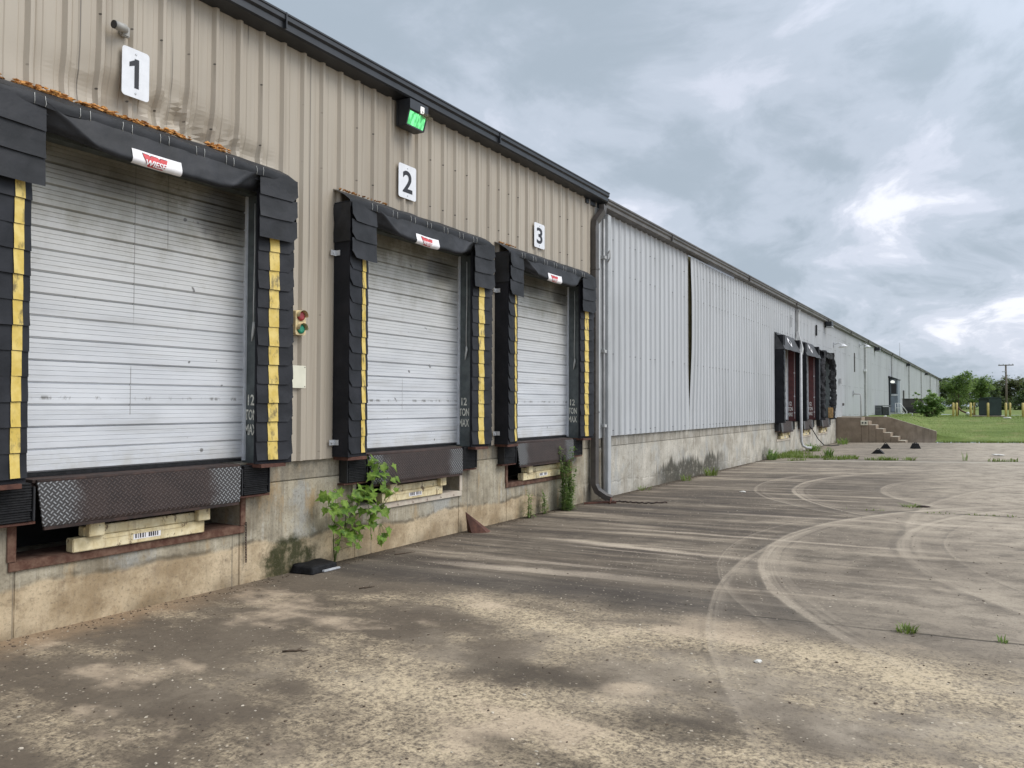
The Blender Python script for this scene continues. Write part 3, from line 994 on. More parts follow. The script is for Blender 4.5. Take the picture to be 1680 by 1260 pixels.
def jamb(parent, c, mat='green_steel', let='stencil', x0=-.10, x1=.125, text=True, lh=.10, rows=('12', 'TON', 'MAX')):
    y = c + 1.065
    mb = MB()
    mb.box(x0, x1, y, y + .012, 1.10, 3.58)
    mb.box(x1 - .004, x1 + .05, y + .004, y + .05, 1.10, 3.58)
    j = mb.build('jamb_plate', M[mat], parent)
    if text:
        mb = MB()
        w = (x1 - x0) * .70
        for k, s_ in enumerate(rows):
            ww = w if len(s_) == 3 else w * .55
            xa = x0 + .022 + (w - ww) * .5
            zb = 1.63 - k * lh * 1.38
            put_text(mb, s_, lambda u, v: (xa + u * ww, y - .003, zb + v * lh), offset=.022)
        mb.build('lettering', M[let], j)
    mb = MB()                                    # galvanised conduit with clips on the edge
    mb.box(x1 + .012, x1 + .022, y - .004, y + .004, 1.18, 3.45)
    for z in (1.36, 1.92, 2.72):
        mb.box(x1 - .004, x1 + .036, y - .012, y - .002, z, z + .045)
    mb.build('edge_rail', M['steel_galv'], j)
    return j

doors = []
for c in DOCKS:
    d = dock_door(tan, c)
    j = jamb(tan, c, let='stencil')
    mb = MB()
    xr, yr = .045, c + 1.045
    mb.tube([(xr, yr, 3.5), (xr + .004, yr, 3.0), (xr - .004, yr, 2.55), (xr + .003, yr - .004, 2.38)], .0055, 6)
    mb.tube([(xr + .003, yr - .004, 2.40), (xr + .01, yr - .006, 2.35), (xr - .006, yr - .004, 2.28), (xr - .014, yr - .008, 2.22)], [.008, .016, .013, .004], 6)
    mb.build('pull_cord', M['cord'], d)
    doors.append(d)
tag(doors[0], 'white sectional dock door stained and shade-darkened at the top')

# roof, gutter, downspout, corner trim
mb = MB()
mb.poly_y([(.05, 5.16), (.05, 5.285), (-32, 8.0), (-32, 7.8)], -6.0, Y_TAN1)
mb.build('roof', M['roof_metal'], tan)
mb = MB()
mb.poly_y([(.034, 5.135), (.205, 5.150), (.225, 5.165), (.225, 5.225), (.250, 5.245), (.250, 5.285), (.260, 5.292), (.260, 5.308), (.215, 5.308), (.215, 5.288), (.034, 5.288)], -6.0, Y_TAN1 - .01)
for y in (1.2, 4.9, 8.6):
    mb.box(.20, .264, y, y + .012, 5.160, 5.3095)
mb.build('gutter', M['charcoal_trim'], tan)
mb = MB()
mb.box(.026, .060, 11.60, 12.10, 5.06, 5.130)
mb.box(-.3, .03, 12.10, 12.13, 1.1, 5.28)
mb.build('eave_trim', M['charcoal_trim'], tan)
mb = MB()
mb.rtube([(.17, 12.02, 5.08), (.17, 12.00, 4.98), (.10, 11.86, 4.78), (.10, 11.84, 4.66), (.10, 11.84, 2.4), (.10, 11.84, .30), (.14, 11.86, .19), (.27, 11.92, .085), (.36, 11.96, .05)], .125, .095, Vector((0, 1, 0)))
for z in (3.95, 1.5):
    mb.box(.03, .155, 11.765, 11.915, z, z + .03)
mb.build('downspout', M['bronze_pipe'], tan)
mb = MB()
mb.box(.02, .075, 11.95, 12.115, 1.06, 5.05)
mb.build('corner_trim', M['grey_trim'], tan)
mb = MB()
mb.box(-32, -.1, -6.0, -5.98, -.3, 5.2)
mb.build('end_wall', M['tan_siding'], tan)

# ------------------------------------------------------------------ grey warehouse
FAR = (26.30, 29.75, 33.25)
grey = thing('grey_warehouse', 'long pale grey ribbed metal warehouse running far back from the tan end', 'warehouse', (0, 65, 0))
Y_END = 118.3
SEAM = 16.88
def bulge(y, z):
    t = max(0.0, y - SEAM)
    s_ = exp(-(t / .75) ** 2)
    v = sstep(z, 1.25, 3.2) * (1 - .45 * sstep(z, 4.0, 5.2))
    return .060 * s_ * v + .006 * nz(y * .8, z * .9)
mb = MB()
siding_mesh(mb, 12.46, SEAM, 12.50, [1.085, 1.5, 2.5, 3.5, 4.5, 5.15], .03, None, lambda y, z: -.02 * exp(-((y - SEAM) / .4) ** 2) * sstep(z, 1.4, 3.0) + .004 * nz(y * .8, z * .9))
siding_mesh(mb, SEAM + .004, 20.5, 12.50, [1.085] + [1.25 + .25 * k for k in range(16)], .034, None, bulge)
hole = lambda y, z: z < 3.64 and any(abs(y - c) < 1.20 for c in FAR)
siding_mesh(mb, 20.5, Y_END, 12.50, [1.085, 3.64, 5.15], .034, hole)
mb.build('siding', M['grey_siding'], grey)
mb = MB()
mb.box(-.05, -.03, SEAM - .5, SEAM + 1.6, 1.15, 5.05)
mb.build('insulation', M['insulation'], grey)
mb = MB()
foundation(mb, 12.305, 36.42, [(c - PIT, c + PIT, .53) for c in FAR])
mb.box(-.6, .0, 36.42, Y_END, -.4, 1.098)
mb.build('foundation', M['dock_concrete'], grey)
mb = MB()
mb.poly_y([(.05, 5.08), (.05, 5.205), (-32, 7.9), (-32, 7.7)], Y_TAN1 + .02, Y_END + .1)
mb.build('roof', M['roof_metal'], grey)
mb = MB()
mb.poly_y([(.034, 5.045), (.165, 5.055), (.185, 5.07), (.185, 5.125), (.210, 5.15), (.210, 5.185), (.228, 5.195), (.228, 5.222), (.19, 5.222), (.19, 5.205), (.034, 5.205)], Y_TAN1 + .005, Y_END)
y = 15.3
while y < Y_END:
    mb.box(.17, .2295, y, y + .015, 5.06, 5.2235)
    y += 6.1
mb.build('gutter', M['brown_grey_trim'], grey)
mb = MB()
mb.box(-32, .0, Y_END - .03, Y_END, -.3, 5.1)
mb.poly_y([(0, 5.09), (-32, 5.09), (-32, 7.7)], Y_END - .025, Y_END - .005)
mb.build('end_wall', M['grey_siding'], grey)
mb = MB()
mb.box(.02, .13, 12.31, 12.45, .02, 5.0, .01)
mb.build('corner_post', M['grey_trim'], grey)
mb = MB()
mb.tube([(.085, 12.235, .1), (.085, 12.235, 4.9)], .022, 8)
for z in (1.25, 2.55, 4.2):
    mb.box(.03, .12, 12.19, 12.28, z, z + .05)
mb.tube([(.13, 12.30, 4.3), (.17, 12.30, 4.36), (.17, 12.31, 4.22), (.13, 12.31, 4.16)], .012, 6)
mb.build('conduit', M['grey_pipe'], grey)
mb = MB()
mb.box(-.1, .018, 12.116, 12.46, 1.06, 5.0)
mb.build('flashing', M['grey_trim'], grey)
for (y, x, zlow, m_) in ((45.2, .10, 1.1, 'grey_pipe'), (58.4, .10, 1.1, 'grey_pipe'), (71.6, .10, 1.1, 'grey_pipe'), (84.8, .10, 1.1, 'grey_pipe'), (98.0, .10, 1.1, 'grey_pipe'), (111.0, .1, 1.1, 'grey_pipe')):
    mb = MB()
    mb.rtube([(.14, y, 5.0), (x, y, 4.8), (x, y, zlow), (x + .1, y + .05, zlow - .08)], .22, .12, Vector((0, 1, 0)))
    mb.build('downspout', M[m_], grey)
mb = MB()
mb.rtube([(.15, 28.1, 5.0), (.10, 28.1, 4.85), (.10, 28.1, 4.2), (.34, 27.55, 3.6), (.36, 27.35, 3.4)], .13, .10, Vector((0, 1, 0)))
mb.build('downspout', M['grey_pipe'], grey)
mb = MB()
mb.tube([(.36, 27.33, 3.45), (.36, 27.33, .42), (.40, 27.36, .27), (.52, 27.40, .20), (.66, 27.46, .20)], .047, 8)
mb.build('drain_pipe', M['white_pipe'], grey)
for c in FAR:
    opening(grey, c, 1.20, 'black_plastic')
for k, c in enumerate(FAR):
    dock_door(grey, c)
    jamb(grey, c, 'red_steel' if k < 2 else 'green_steel', 'stencil_bright', text=k < 2, lh=.135)
# small fittings fixed to the far wall
for (y, z, dy_, dz_, dx_, m_) in ((27.2, 4.30, .05, .42, .03, 'grey_trim'), (31.6, 4.35, .05, .42, .06, 'black_plastic'), (36.9, 2.62, .16, .22, .12, 'white_pipe'),
                                  (41.5, 3.3, .06, .95, .05, 'brown_grey_trim'), (41.0, 2.1, .14, .26, .08, 'steel_galv'), (37.8, 1.62, .10, .12, .08, 'brown_grey_trim'),
                                  (44.9, 3.45, .14, .14, .14, 'white_rail'), (66.5, 2.0, .3, .8, .1, 'brown_grey_trim'), (61.8, 3.15, .2, .3, .15, 'black_plastic')):
    mb = MB()
    mb.box(.062, .062 + dx_, y, y + dy_, z, z + dz_, .01)
    mb.build('wall_box', M[m_], grey)

# ------------------------------------------------------------------ dock shelters of the tan end
def curtain(c, a, v):
    """hanging front sheet of the header: a = -1..1 across, v = 0 (top) .. 1 (rolled bottom edge)"""
    y = c + a * 1.0
    e_ = 1 - abs(a)
    s_ = sstep(e_, .02, .60)
    zt = 3.765
    zb = 3.585 - .110 * s_ + .012 * nz(y * 2.2, c)
    t_ = v - e_ / .50                          # beyond the diagonal fold the cloth is tucked back
    tuck = .16 * max(0.0, t_) ** 1.15 - .012 * exp(-(t_ / .07) ** 2)
    R_ = .030
    if v < .70:
        t = v / .70
        x = .258 + .052 * t * s_ + .012 * t
        z = zt + (zb + R_ - zt) * t
    else:
        ang = (v - .70) / .30 * pi * .95
        x = .270 + .052 * s_ - R_ * (1 - cos(ang))
        z = zb + R_ - R_ * sin(min(ang, pi / 2)) + (.012 * (ang - pi / 2) if ang > pi / 2 else 0)
    x -= tuck
    wr = .010 * nz(y * 3.5 + v * 2.2, v * 1.6, c * 3.3) * (1.2 - s_) + .004 * nz(y * 11, v * 5, c)
    wr += .007 * sin((y * 9 + v * 6.0) * (1 if a < 0 else -1)) * (1 - s_) * v
    return Vector((x + wr, y, z + wr * .3))

def pleat(mb, side, c, ztop, zbot, n, xo, xi, yo, yi, seed, over=1.13, t0=0.0, t1=1.0, off=0.0, round_=True, ragged=0.0):
    """overlapping flaps hung one above the other on a bevelled pad face"""
    rnd = random.Random(seed)
    P = (ztop - zbot) / n
    for k in range(n):
        za = ztop - k * P
        h = P * over
        tilt = .010 + rnd.uniform(-.003, .005)
        skew = rnd.uniform(-.006, .006)
        sag = rnd.uniform(0, .006)
        def fn(a, b):
            t = t0 + (t1 - t0) * a
            x = xo + (xi - xo) * t; y = yo + (yi - yo) * t
            out = .004 + tilt * b ** 1.4 + off + .006 * nz(t * 3 + seed, b * 1.7 + k * 2.1, c) + .004 * nz(t * 9, k * 1.3 + b * 2.0, seed)
            z = za - h * b + skew * (t - .5) * b - sag * sin(pi * t) * b
            if round_ and b > .7:
                e_ = t if (side > 0) else t
                rr = max(0.0, (.10 - e_) / .10)
                z += rr ** 2 * h * .28 * (b - .7) / .3
            if ragged:
                z += ragged * nz(t * 6, k * 3.1, seed) * b
            return (x + out, y, z)
        mb.grid(fn, 7 if t1 - t0 > .5 else 2, 4, flip=(yo > yi))
        # thickness edge at the bottom
        def fe(a, b):
            p = fn(a, 1.0)
            return (p[0] - .008 * b, p[1], p[2] + .0015 * b)
        mb.grid(fe, 7 if t1 - t0 > .5 else 2, 1, flip=(yo > yi))

def shelter(c, label, seed):
    sh = thing('dock_shelter', label, 'dock shelter', (.03, c, 1.1), 'black padded shelters round the near dock doors')
    for side in (-1, 1):
        yo = c + side * 1.325; yi = c + side * .972
        xo, xi = .255, .180
        mb = MB()
        poly = [(yo, .034), (yo, xo), (yi, xi), (yi, .155), (yi + side * .11, .150), (yi + side * .15, .034)]
        # foam body as a vertical prism
        n = len(poly); i = len(mb.v)
        for z in (1.10, 3.74):
            mb.v += [(x, y, z) for (y, x) in poly]
        for k in range(n):
            k2 = (k + 1) % n
            q = (i + k, i + k2, i + n + k2, i + n + k)
            mb.f.append(q[::-1] if side < 0 else q); mb.sm.append(False)
        mb.f.append(tuple(i + n + k for k in range(n))); mb.sm.append(False)
        mb.f.append(tuple(i + k for k in range(n))[::-1]); mb.sm.append(False)
        pad = mb.build('side_pad', M['foam_black'], sh)
        mb = MB()
        pleat(mb, side, c, 3.24, 1.155, 12, xo, xi, yo, yi, seed + side)
        mb.build('pleats', M['vinyl_pad'], pad)
        t0, t1 = (.65, .85) if side < 0 else (.43, .70)
        mb = MB()
        pleat(mb, side, c, 3.24, 1.158, 12, xo, xi, yo, yi, seed + side, 1.12, t0, t1, .006, False)
        # pointed top of the guide strip
        x0 = xo + (xi - xo) * t0; y0 = yo + (yi - yo) * t0; x1 = xo + (xi - xo) * t1; y1 = yo + (yi - yo) * t1
        mb.quad((x0 + .018, y0, 3.185), (x1 + .018, y1, 3.185), (x1 + .016, y1, 3.26 if side < 0 else 3.205), (x0 + .016, y0, 3.205 if side < 0 else 3.25))
        mb.build('guide_strip', M['yellow_vinyl'], pad)
        mb = MB()
        mb.box(.032, .235, min(yo, yi) + .02, max(yo, yi) - .05, 1.066, 1.098)
        mb.build('pad_bracket', M['rust'], pad)
        mb = MB()
        pleat(mb, side, c, 3.735, 3.16, 3, xo + .022, xi + .06, yo + side * .006, yi - side * .05, seed + 20 + side, 1.05, 0, 1, .012, True)
        def side_fn(a, b):
            z = 3.72 - .40 * b
            return (.036 + (xo + .018 - .036) * a + .01 * nz(a * 5, b * 6, seed), yo + side * (.012 + .018 * nz(a * 4 + seed, b * 3)), z)
        mb.grid(side_fn, 8, 8, flip=(side < 0))
        mb.build('corner_flap', M['vinyl'], sh)
        for z in (1.22, 3.18):
            mb = MB()
            ys = yo + side * .075
            mb.box(.060, .068, min(yo, ys), max(yo, ys), z, z + .055)
            mb.box(.068, .125, yo + side * .004, yo + side * .010, z, z + .055) if side > 0 else mb.box(.068, .125, yo - .010, yo - .004, z, z + .055)
            mb.cyl((.066, yo + side * .045, z + .028), .012, .012, (1, 0, 0), 6)
            mb.build('clip', M['steel_galv'], pad)
    mb = MB()
    def top(a, b):
        y = c - 1.345 + 2.69 * a
        ed = sstep(1.345 - abs(y - c), 0, .12)
        x = .034 + .238 * b
        z = 3.885 - .115 * b + .012 * sin(pi * b) - .03 * (1 - ed) * b + .012 * nz(y * 5, b * 2, seed)
        return (x, y, z)
    mb.grid(top, 60, 6)
    def roll(a, b):
        y = c - 1.345 + 2.69 * a
        p = top(a, 1.0)
        return (p[0] + .006 * sin(pi * b) + .004 * nz(y * 7, b, seed), y, p[2] - .075 * b)
    mb.grid(roll, 60, 3)
    mb.box(.0, .235, c - .99, c + .99, 3.66, 3.74)
    hp_ = mb.build('header_pad', M['vinyl'], sh)
    rs = random.Random(seed)
    for q in range(7):
        y = c - 1.0 + .31 * q + rs.uniform(-.02, .02)
        for dy_ in (0.0, .075):
            a = (y + dy_ - c + 1.345) / 2.69
            mb = MB()
            pts = [Vector(roll(a, b)) + Vector((.004, rs.uniform(-.003, .003), 0)) for b in (.0, .35, .7, 1.0)]
            mb.tube(pts, .0022, 4)
            mb.build('stitch', M['cord'], hp_)
    mb = MB()
    mb.grid(lambda a, b: curtain(c, 2 * a - 1, b), 70, 22)
    cur = mb.build('head_curtain', M['vinyl'], sh)
    # white maker's label wrapped round the lower edge of the curtain
    L0, L1, V0, V1 = -.325, .095, .50, .86
    def lab(u, w, off=.005):
        a = L0 + (L1 - L0) * u
        v = V1 + (V0 - V1) * w
        p = curtain(c, a, v)
        q = curtain(c, a, v + .01)
        r = curtain(c, a + .01, v)
        nrm = (r - p).cross(q - p).normalized()
        if nrm.x < 0 and v < .80:
            nrm = -nrm
        if nrm.z > 0 and v >= .80:
            nrm = -nrm
        return p + nrm * off
    mb = MB()
    mb.grid(lambda a, b: lab(a, b), 16, 12)
    lb = mb.build('maker_label', M['cloth_white'], cur)
    EW = [(.0, 1), (.27, .97), (.30, .78), (.35, .97), (.63, .95), (.67, .74), (.71, .95), (1, .97), (.965, .55), (.90, .22), (.80, 0), (.20, 0), (.13, .30), (.09, .62)]
    def emb(mb, du, dw, off):
        # fan of quads between the jagged top and the bowl-shaped bottom
        top_ = [(.0, 1), (.06, .985), (.27, .97), (.30, .78), (.35, .97), (.50, .96), (.63, .95), (.67, .74), (.71, .95), (.85, .96), (1, .97)]
        def bot(u):
            if u < .2: return max(0.0, 1 - (u / .2) ** .7 * 1.0)
            if u > .8: return max(0.0, 1 - ((1 - u) / .2) ** .7)
            return 0.0
        us = sorted(set([t[0] for t in top_] + [k / 24 for k in range(25)]))
        def tp(u):
            for k in range(len(top_) - 1):
                if top_[k][0] <= u <= top_[k + 1][0]:
                    f = (u - top_[k][0]) / (top_[k + 1][0] - top_[k][0])
                    return top_[k][1] + (top_[k + 1][1] - top_[k][1]) * f
            return 1
        for k in range(len(us) - 1):
            cols = []
            for u in (us[k], us[k + 1]):
                b0, t0_ = bot(u), tp(u)
                if t0_ < b0: b0 = t0_
                cols.append([lab(.20 + .50 * u + du, .16 + .70 * (b0 + (t0_ - b0) * q / 6) + dw, off) for q in range(7)])
            for q in range(6):
                mb.quad(cols[0][q], cols[1][q], cols[1][q + 1], cols[0][q + 1])
    mb = MB(); emb(mb, -.012, .035, .0065); mb.build('emblem_shadow', M['emblem_black'], lb)
    mb = MB(); emb(mb, 0, 0, .008); mb.build('emblem', M['emblem_red'], lb)
    mb = MB()
    put_text(mb, 'WIESE', lambda u, w: lab(.25 + .41 * u, .24 + .30 * w, .0125), cuts=10, shear=.25, offset=.03)
    mb.build('lettering', M['cloth_white'], lb)
    return sh

SL = ('black padded dock shelter under sign 1 with torn orange foam along its top',
      'black padded dock shelter under sign 2 between its two neighbours',
      'black padded dock shelter under sign 3 next to the bronze downspout')
shel = [shelter(c, SL[k], 11 * k + 3) for k, c in enumerate(DOCKS)]
# torn foam showing on top of the first header
random.seed(21)
mb = MB()
for k in range(900):
    y = 2.42 + 2.20 * random.random()
    if nz(y * 2.3, 4.1) < -.22 or (nz(y * 6.0, 9.0) < -.1 and random.random() < .8):
        continue
    t_ = random.random()
    x = .042 + .10 * t_; z = 3.888 - .038 * t_ + .030 * random.random() ** 2 * (1 + nz(y * 5)) + .008 * nz(y * 3)
    r = random.uniform(.005, .015)
    bm = bmesh.new()
    bmesh.ops.create_icosphere(bm, subdivisions=1, radius=r)
    sy = random.uniform(1.0, 2.6)
    for v in bm.verts:
        v.co *= 1 + 1.1 * random.uniform(-.5, .5)
        v.co.y *= sy; v.co.z *= .7
        v.co += Vector((x, y, z))
    mb.addbm(bm)
mb.build('torn_foam', M['foam_orange'], shel[0])
for k, (y0, y1) in enumerate(((5.78, 6.6), (8.85, 9.3))):
    mb = MB()
    for q in range(26):
        y = random.uniform(y0, y1); r = random.uniform(.005, .012)
        bm = bmesh.new(); bmesh.ops.create_icosphere(bm, subdivisions=1, radius=r)
        for v in bm.verts:
            v.co *= 1 + .8 * random.uniform(-.5, .5); v.co += Vector((.05 + .04 * random.random(), y, 3.885 + .012 * random.random()))
        mb.addbm(bm)
    mb.build('torn_foam', M['foam_orange'], shel[1 + k])

# ------------------------------------------------------------------ levellers and bumpers
def leveller(c, label, pink=False, group='dock levellers under the near doors', simple=False):
    t = thing('dock_leveller', label, 'dock leveller', (0, c, .53), group)
    mb = MB()
    mb.box(-.50, .085, c - .88, c + .88, 1.078, 1.104, .004)
    mb.box(-.10, .06, c - .93, c + .93, 1.045, 1.074)
    mb.tube([(.098, c - .86, 1.088), (.098, c + .86, 1.088)], .016, 8)
    mb.build('deck', M['rust_dark'], t)
    # hanging lip: plate with tapered ends
    mb = MB()
    P0, P1 = (.108, 1.085), (.135, .775)
    def pl(y, v, off): return (P0[0] + (P1[0] - P0[0]) * v + off, y, P0[1] + (P1[1] - P0[1]) * v)
    N = 20
    fr = []; bk = []
    for k in range(N + 1):
        a = k / N
        row = []; row2 = []
        for v in (0, .5, .93, 1.0):
            hw = .865 - .030 * v
            y = c - hw + 2 * hw * a
            row.append(pl(y, v, .014 + (.006 if v > .95 else 0) * -1 + .003 * nz(y * 2, v))); row2.append(pl(y, v, 0))
        fr.append(row); bk.append(row2)
    for k in range(N):
        for q in range(3):
            mb.quad(fr[k][q], fr[k][q + 1], fr[k + 1][q + 1], fr[k + 1][q])
            mb.quad(bk[k][q], bk[k + 1][q], bk[k + 1][q + 1], bk[k][q + 1])
        mb.quad(fr[k][3], bk[k][3], bk[k + 1][3], fr[k + 1][3])
        mb.quad(fr[k][0], fr[k + 1][0], bk[k + 1][0], bk[k][0])
    for e_ in (0, N):
        for q in range(3):
            mb.quad(fr[e_][q], fr[e_][q + 1], bk[e_][q + 1], bk[e_][q])
    lip = mb.build('lip', M['diamond_plate'], t)
    mb = MB()
    mb.box(.122, .146, c - .825, c + .825, .750, .773)
    mb.build('lip_edge', M['rust_dark'], lip)
    fm = M['frame_pink'] if pink else M['rust_red']
    mb = MB()
    mb.box(.0035, .022, c - PIT - .045, c + PIT + .045, .468, .532, .004)
    mb.box(-.35, .0032, c - PIT, c + PIT, .524, .536)
    for s_ in (-1, 1):
        ya, yb = sorted((c + s_ * (PIT - .004), c + s_ * (PIT + .055)))
        mb.box(.0045, .020, ya, yb, .534, .835, .004)
    if pink:
        for q in range(7):
            mb.cyl((.02, c - .8 + q * .27, .50), .012, .012, (1, 0, 0), 6)
    mb.build('pit_frame', fm, t)
    mb = MB()
    mb.box(-.05, .048, c - .57, c + .55, .538, .640, .006)
    mb.box(-.05, .030, c - .48, c + .52, .643, .715, .006)
    mb.box(.0485, .053, c - .34, c + .34, .612, .622)
    kp = mb.build('lip_keeper', M['keeper_cream'], t)
    for s_ in (-.47, .46):
        mb = MB()
        mb.box(.031, .085, c + s_, c + s_ + .12, .643, .780, .006)
        mb.build('keeper_post', M['keeper_cream'], kp)
    mb = MB()
    mb.box(.0485, .0505, c - .10, c + .135, .568, .622)
    pl_ = mb.build('label_plate', M['cloth_white'], kp)
    mb = MB()
    rnd = random.Random(int(c * 10))
    y = c - .085
    while y < c + .115:
        w = rnd.choice((.006, .009, .012))
        if abs(y - c - .012) > .014:
            mb.box(.0506, .0514, y, y + w, .576, .612)
        y += w + rnd.choice((.005, .007, .010))
    mb.build('print', M['emblem_black'], pl_)
    return t
LL = ('rusty diamond plate dock leveller with bright worn ends under door 1',
      'brown diamond plate dock leveller on a pale bolted frame behind the sapling',
      'brown diamond plate dock leveller half covered by tall weeds under door 3')
for k, c in enumerate(DOCKS):
    leveller(c, LL[k], k == 1)
for k, c in enumerate(FAR):
    leveller(c, ('dark dock leveller under the first far dock door', 'dark dock leveller under the middle far dock door behind the white pipe', 'dark dock leveller under the last far dock door')[k], True, 'dock levellers under the far doors')

def bumper(c, side, label, grp, seed):
    ya, yb = sorted((c + side * .875, c + side * 1.195))
    t = thing('dock_bumper', label, 'dock bumper', (.0, (ya + yb) / 2, .80), grp)
    rnd = random.Random(seed)
    mb = MB()
    z = .822
    while z < 1.085:
        h = rnd.uniform(.012, .018)
        o_ = rnd.uniform(-.006, .006)
        mb.box(.008, .115 + o_, ya + .022 + rnd.uniform(0, .006), yb - .022 - rnd.uniform(0, .006), z, z + h, .003)
        z += h + .003
    mb.build('rubber_block', M['rubber'], t)
    mb = MB()
    mb.box(.0055, .120, ya, ya + .015, .82, 1.06, .003)
    mb.build('end_plate', M['black_plastic'], t)
    mb = MB()
    mb.box(.0055, .120, yb - .015, yb, .82, 1.06, .003)
    mb.build('end_plate', M['black_plastic'], t)
    mb = MB()
    mb.box(.0055, .105, ya - .03, yb + .01, .796, .815, .003)
    mb.build('support_angle', M['rust'], t)
BL = {(0, -1): 'black rubber dock bumper left of the lip under door 1, cut by the frame', (0, 1): 'laminated black rubber dock bumper right of the lip under door 1',
      (1, -1): 'black rubber dock bumper above the sapling left of the second lip', (1, 1): 'black rubber dock bumper right of the second lip',
      (2, -1): 'laminated black rubber dock bumper left of the third lip', (2, 1): 'crumbling black rubber dock bumper right of the third lip beside the weeds'}
for (k, s_), l in BL.items():
    bumper(DOCKS[k], s_, l, 'rubber bumpers beside the near dock lips', k * 7 + s_)
FN = ('first', 'middle', 'last')
for k, c in enumerate(FAR):
    for s_ in (-1, 1):
        bumper(c, s_, 'black bumper %s the lip of the %s far dock' % ('nearer than' if s_ < 0 else 'beyond', FN[k]), 'rubber bumpers beside the far dock lips', 40 + k * 3 + s_)

# ------------------------------------------------------------------ far dock shelters with sloping hoods
def far_shelter(c, label, seed):
    sh = thing('hooded_dock_shelter', label, 'dock shelter', (.03, c, 1.1), 'hooded black shelters on the grey warehouse')
    for side in (-1, 1):
        yo = c + side * 1.325; yi = c + side * 1.08
        mb = MB()
        def prof(q, z):
            k = 1 + .03 * nz(z * 1.7, q, seed)
            return k
        pts = [(.04, yo), (.30, yo), (.31, yi), (.04, yi)]
        if side > 0: pts = [(a, b) for a, b in pts]
        nzs = 14
        i = len(mb.v)
        for k in range(nzs + 1):
            z = 1.08 + (3.86 - 1.08) * k / nzs
            for (x, y) in pts:
                mb.v.append((x + .012 * nz(z * 2, x * 9, seed), y + .015 * nz(z * 2.3, y, seed), z))
        for k in range(nzs):
            for j in range(4):
                j2 = (j + 1) % 4
                q = (i + k * 4 + j, i + k * 4 + j2, i + (k + 1) * 4 + j2, i + (k + 1) * 4 + j)
                mb.f.append(q if side < 0 else q[::-1]); mb.sm.append(False)
        mb.f.append((i + nzs * 4, i + nzs * 4 + 1, i + nzs * 4 + 2, i + nzs * 4 + 3)); mb.sm.append(False)
        pd = mb.build('side_pad', M['foam_black'], sh)
        mb = MB()
        pleat(mb, side, c, 3.5, 1.14, 10, .312, .305, yo, yi, seed + side, 1.1)
        mb.build('pleats', M['vinyl_pad'], pd)
    mb = MB()
    def hood(a, b):
        y = c - 1.33 + 2.66 * a
        return (.05 + .31 * b ** .7 + .012 * nz(y * 3, b * 2, seed), y, 3.97 - .56 * b + .018 * nz(y * 2, b * 3, seed + 3))
    mb.grid(hood, 20, 6)
    for a in (0.0, 1.0):
        p0, p1 = hood(a, 0), hood(a, 1)
        mb.quad(p0, p1, (.30, p1[1], p1[2]), (.04, p0[1], p1[2]))
    hd = mb.build('hood', M['vinyl_grey'], sh)
    mb = MB()
    cy = c - .15
    def hp(y, b): p = hood((y - c + 1.33) / 2.66, b); return (p[0] + .012, p[1], p[2] + .010)
    mb.quad(hp(cy - .26, .5), hp(cy, .80), hp(cy + .26, .5), hp(cy, .20))
    dm = mb.build('diamond_mark', M['cloth_white'], hd)
    mb = MB()
    def hp2(y, b): p = hood((y - c + 1.33) / 2.66, b); return (p[0] + .018, p[1], p[2] + .015)
    mb.quad(hp2(cy - .15, .5), hp2(cy - .02, .64), hp2(cy + .14, .5), hp2(cy + .0, .36))
    mb.build('diamond_centre', M['vinyl_grey'], dm)
    return sh
far_shelter(FAR[0], 'hooded black dock shelter, nearest of the three on the grey wall', 5)
far_shelter(FAR[1], 'hooded black dock shelter behind the white drain pipe on the grey wall', 9)
# the last one is torn open: ragged foam, no hood
c = FAR[2]
sh = thing('torn_dock_shelter', 'ragged torn black dock shelter without a hood, last on the grey wall', 'dock shelter', (.03, c, 1.1))
for side in (-1, 1):
    mb = MB()
    yo = c + side * 1.33
    def rag(a, b):
        z = 1.06 + 2.75 * b
        ang = a * 2 * pi
        r = .15 + .07 * nz(a * 3, z * 2.6, side * 3.0) + .05 * nz(a * 9, z * 8, side)
        cx = .18 + (.06 * nz(z * 1.3, side) if side > 0 else 0)
        bend = -.35 * sstep(z, 3.25, 3.85) * side
        return (max(.036, cx + r * 1.0 * cos(ang)), yo - side * .12 + bend + r * 1.15 * sin(ang), z)
    mb.grid(rag, 16, 46, smooth=False)
    mb.build('side_pad', M['torn_black'], sh)
mb = MB()
mb.grid(lambda a, b: (.05 + .25 * b + .03 * nz(a * 9, b * 3), c - 1.25 + 2.45 * a, 3.84 - .10 * b + .06 * nz(a * 7, b * 2, 3)), 30, 5, smooth=False)
mb.grid(lambda a, b: (.29 + .02 * nz(a * 9, b * 3), c - 1.2 + 2.3 * a, 3.76 - (.22 + .10 * nz(a * 8)) * b), 30, 4, smooth=False)
mb.build('head_remnant', M['torn_black'], sh)
mb = MB()
mb.box(.05, .24, c + 1.02, c + 1.09, 1.11, 1.55, .01)
mb.build('exposed_board', M['tan_block'], sh)

# ------------------------------------------------------------------ number signs
def rrect(y0, y1, z0, z1, r, n=5):
    pts = []
    for (cy, cz, a0) in ((y1 - r, z0 + r, -pi / 2), (y1 - r, z1 - r, 0), (y0 + r, z1 - r, pi / 2), (y0 + r, z0 + r, pi)):
        for k in range(n + 1):
            a = a0 + pi / 2 * k / n
            pts.append((cy + r * cos(a), cz + r * sin(a)))
    return pts

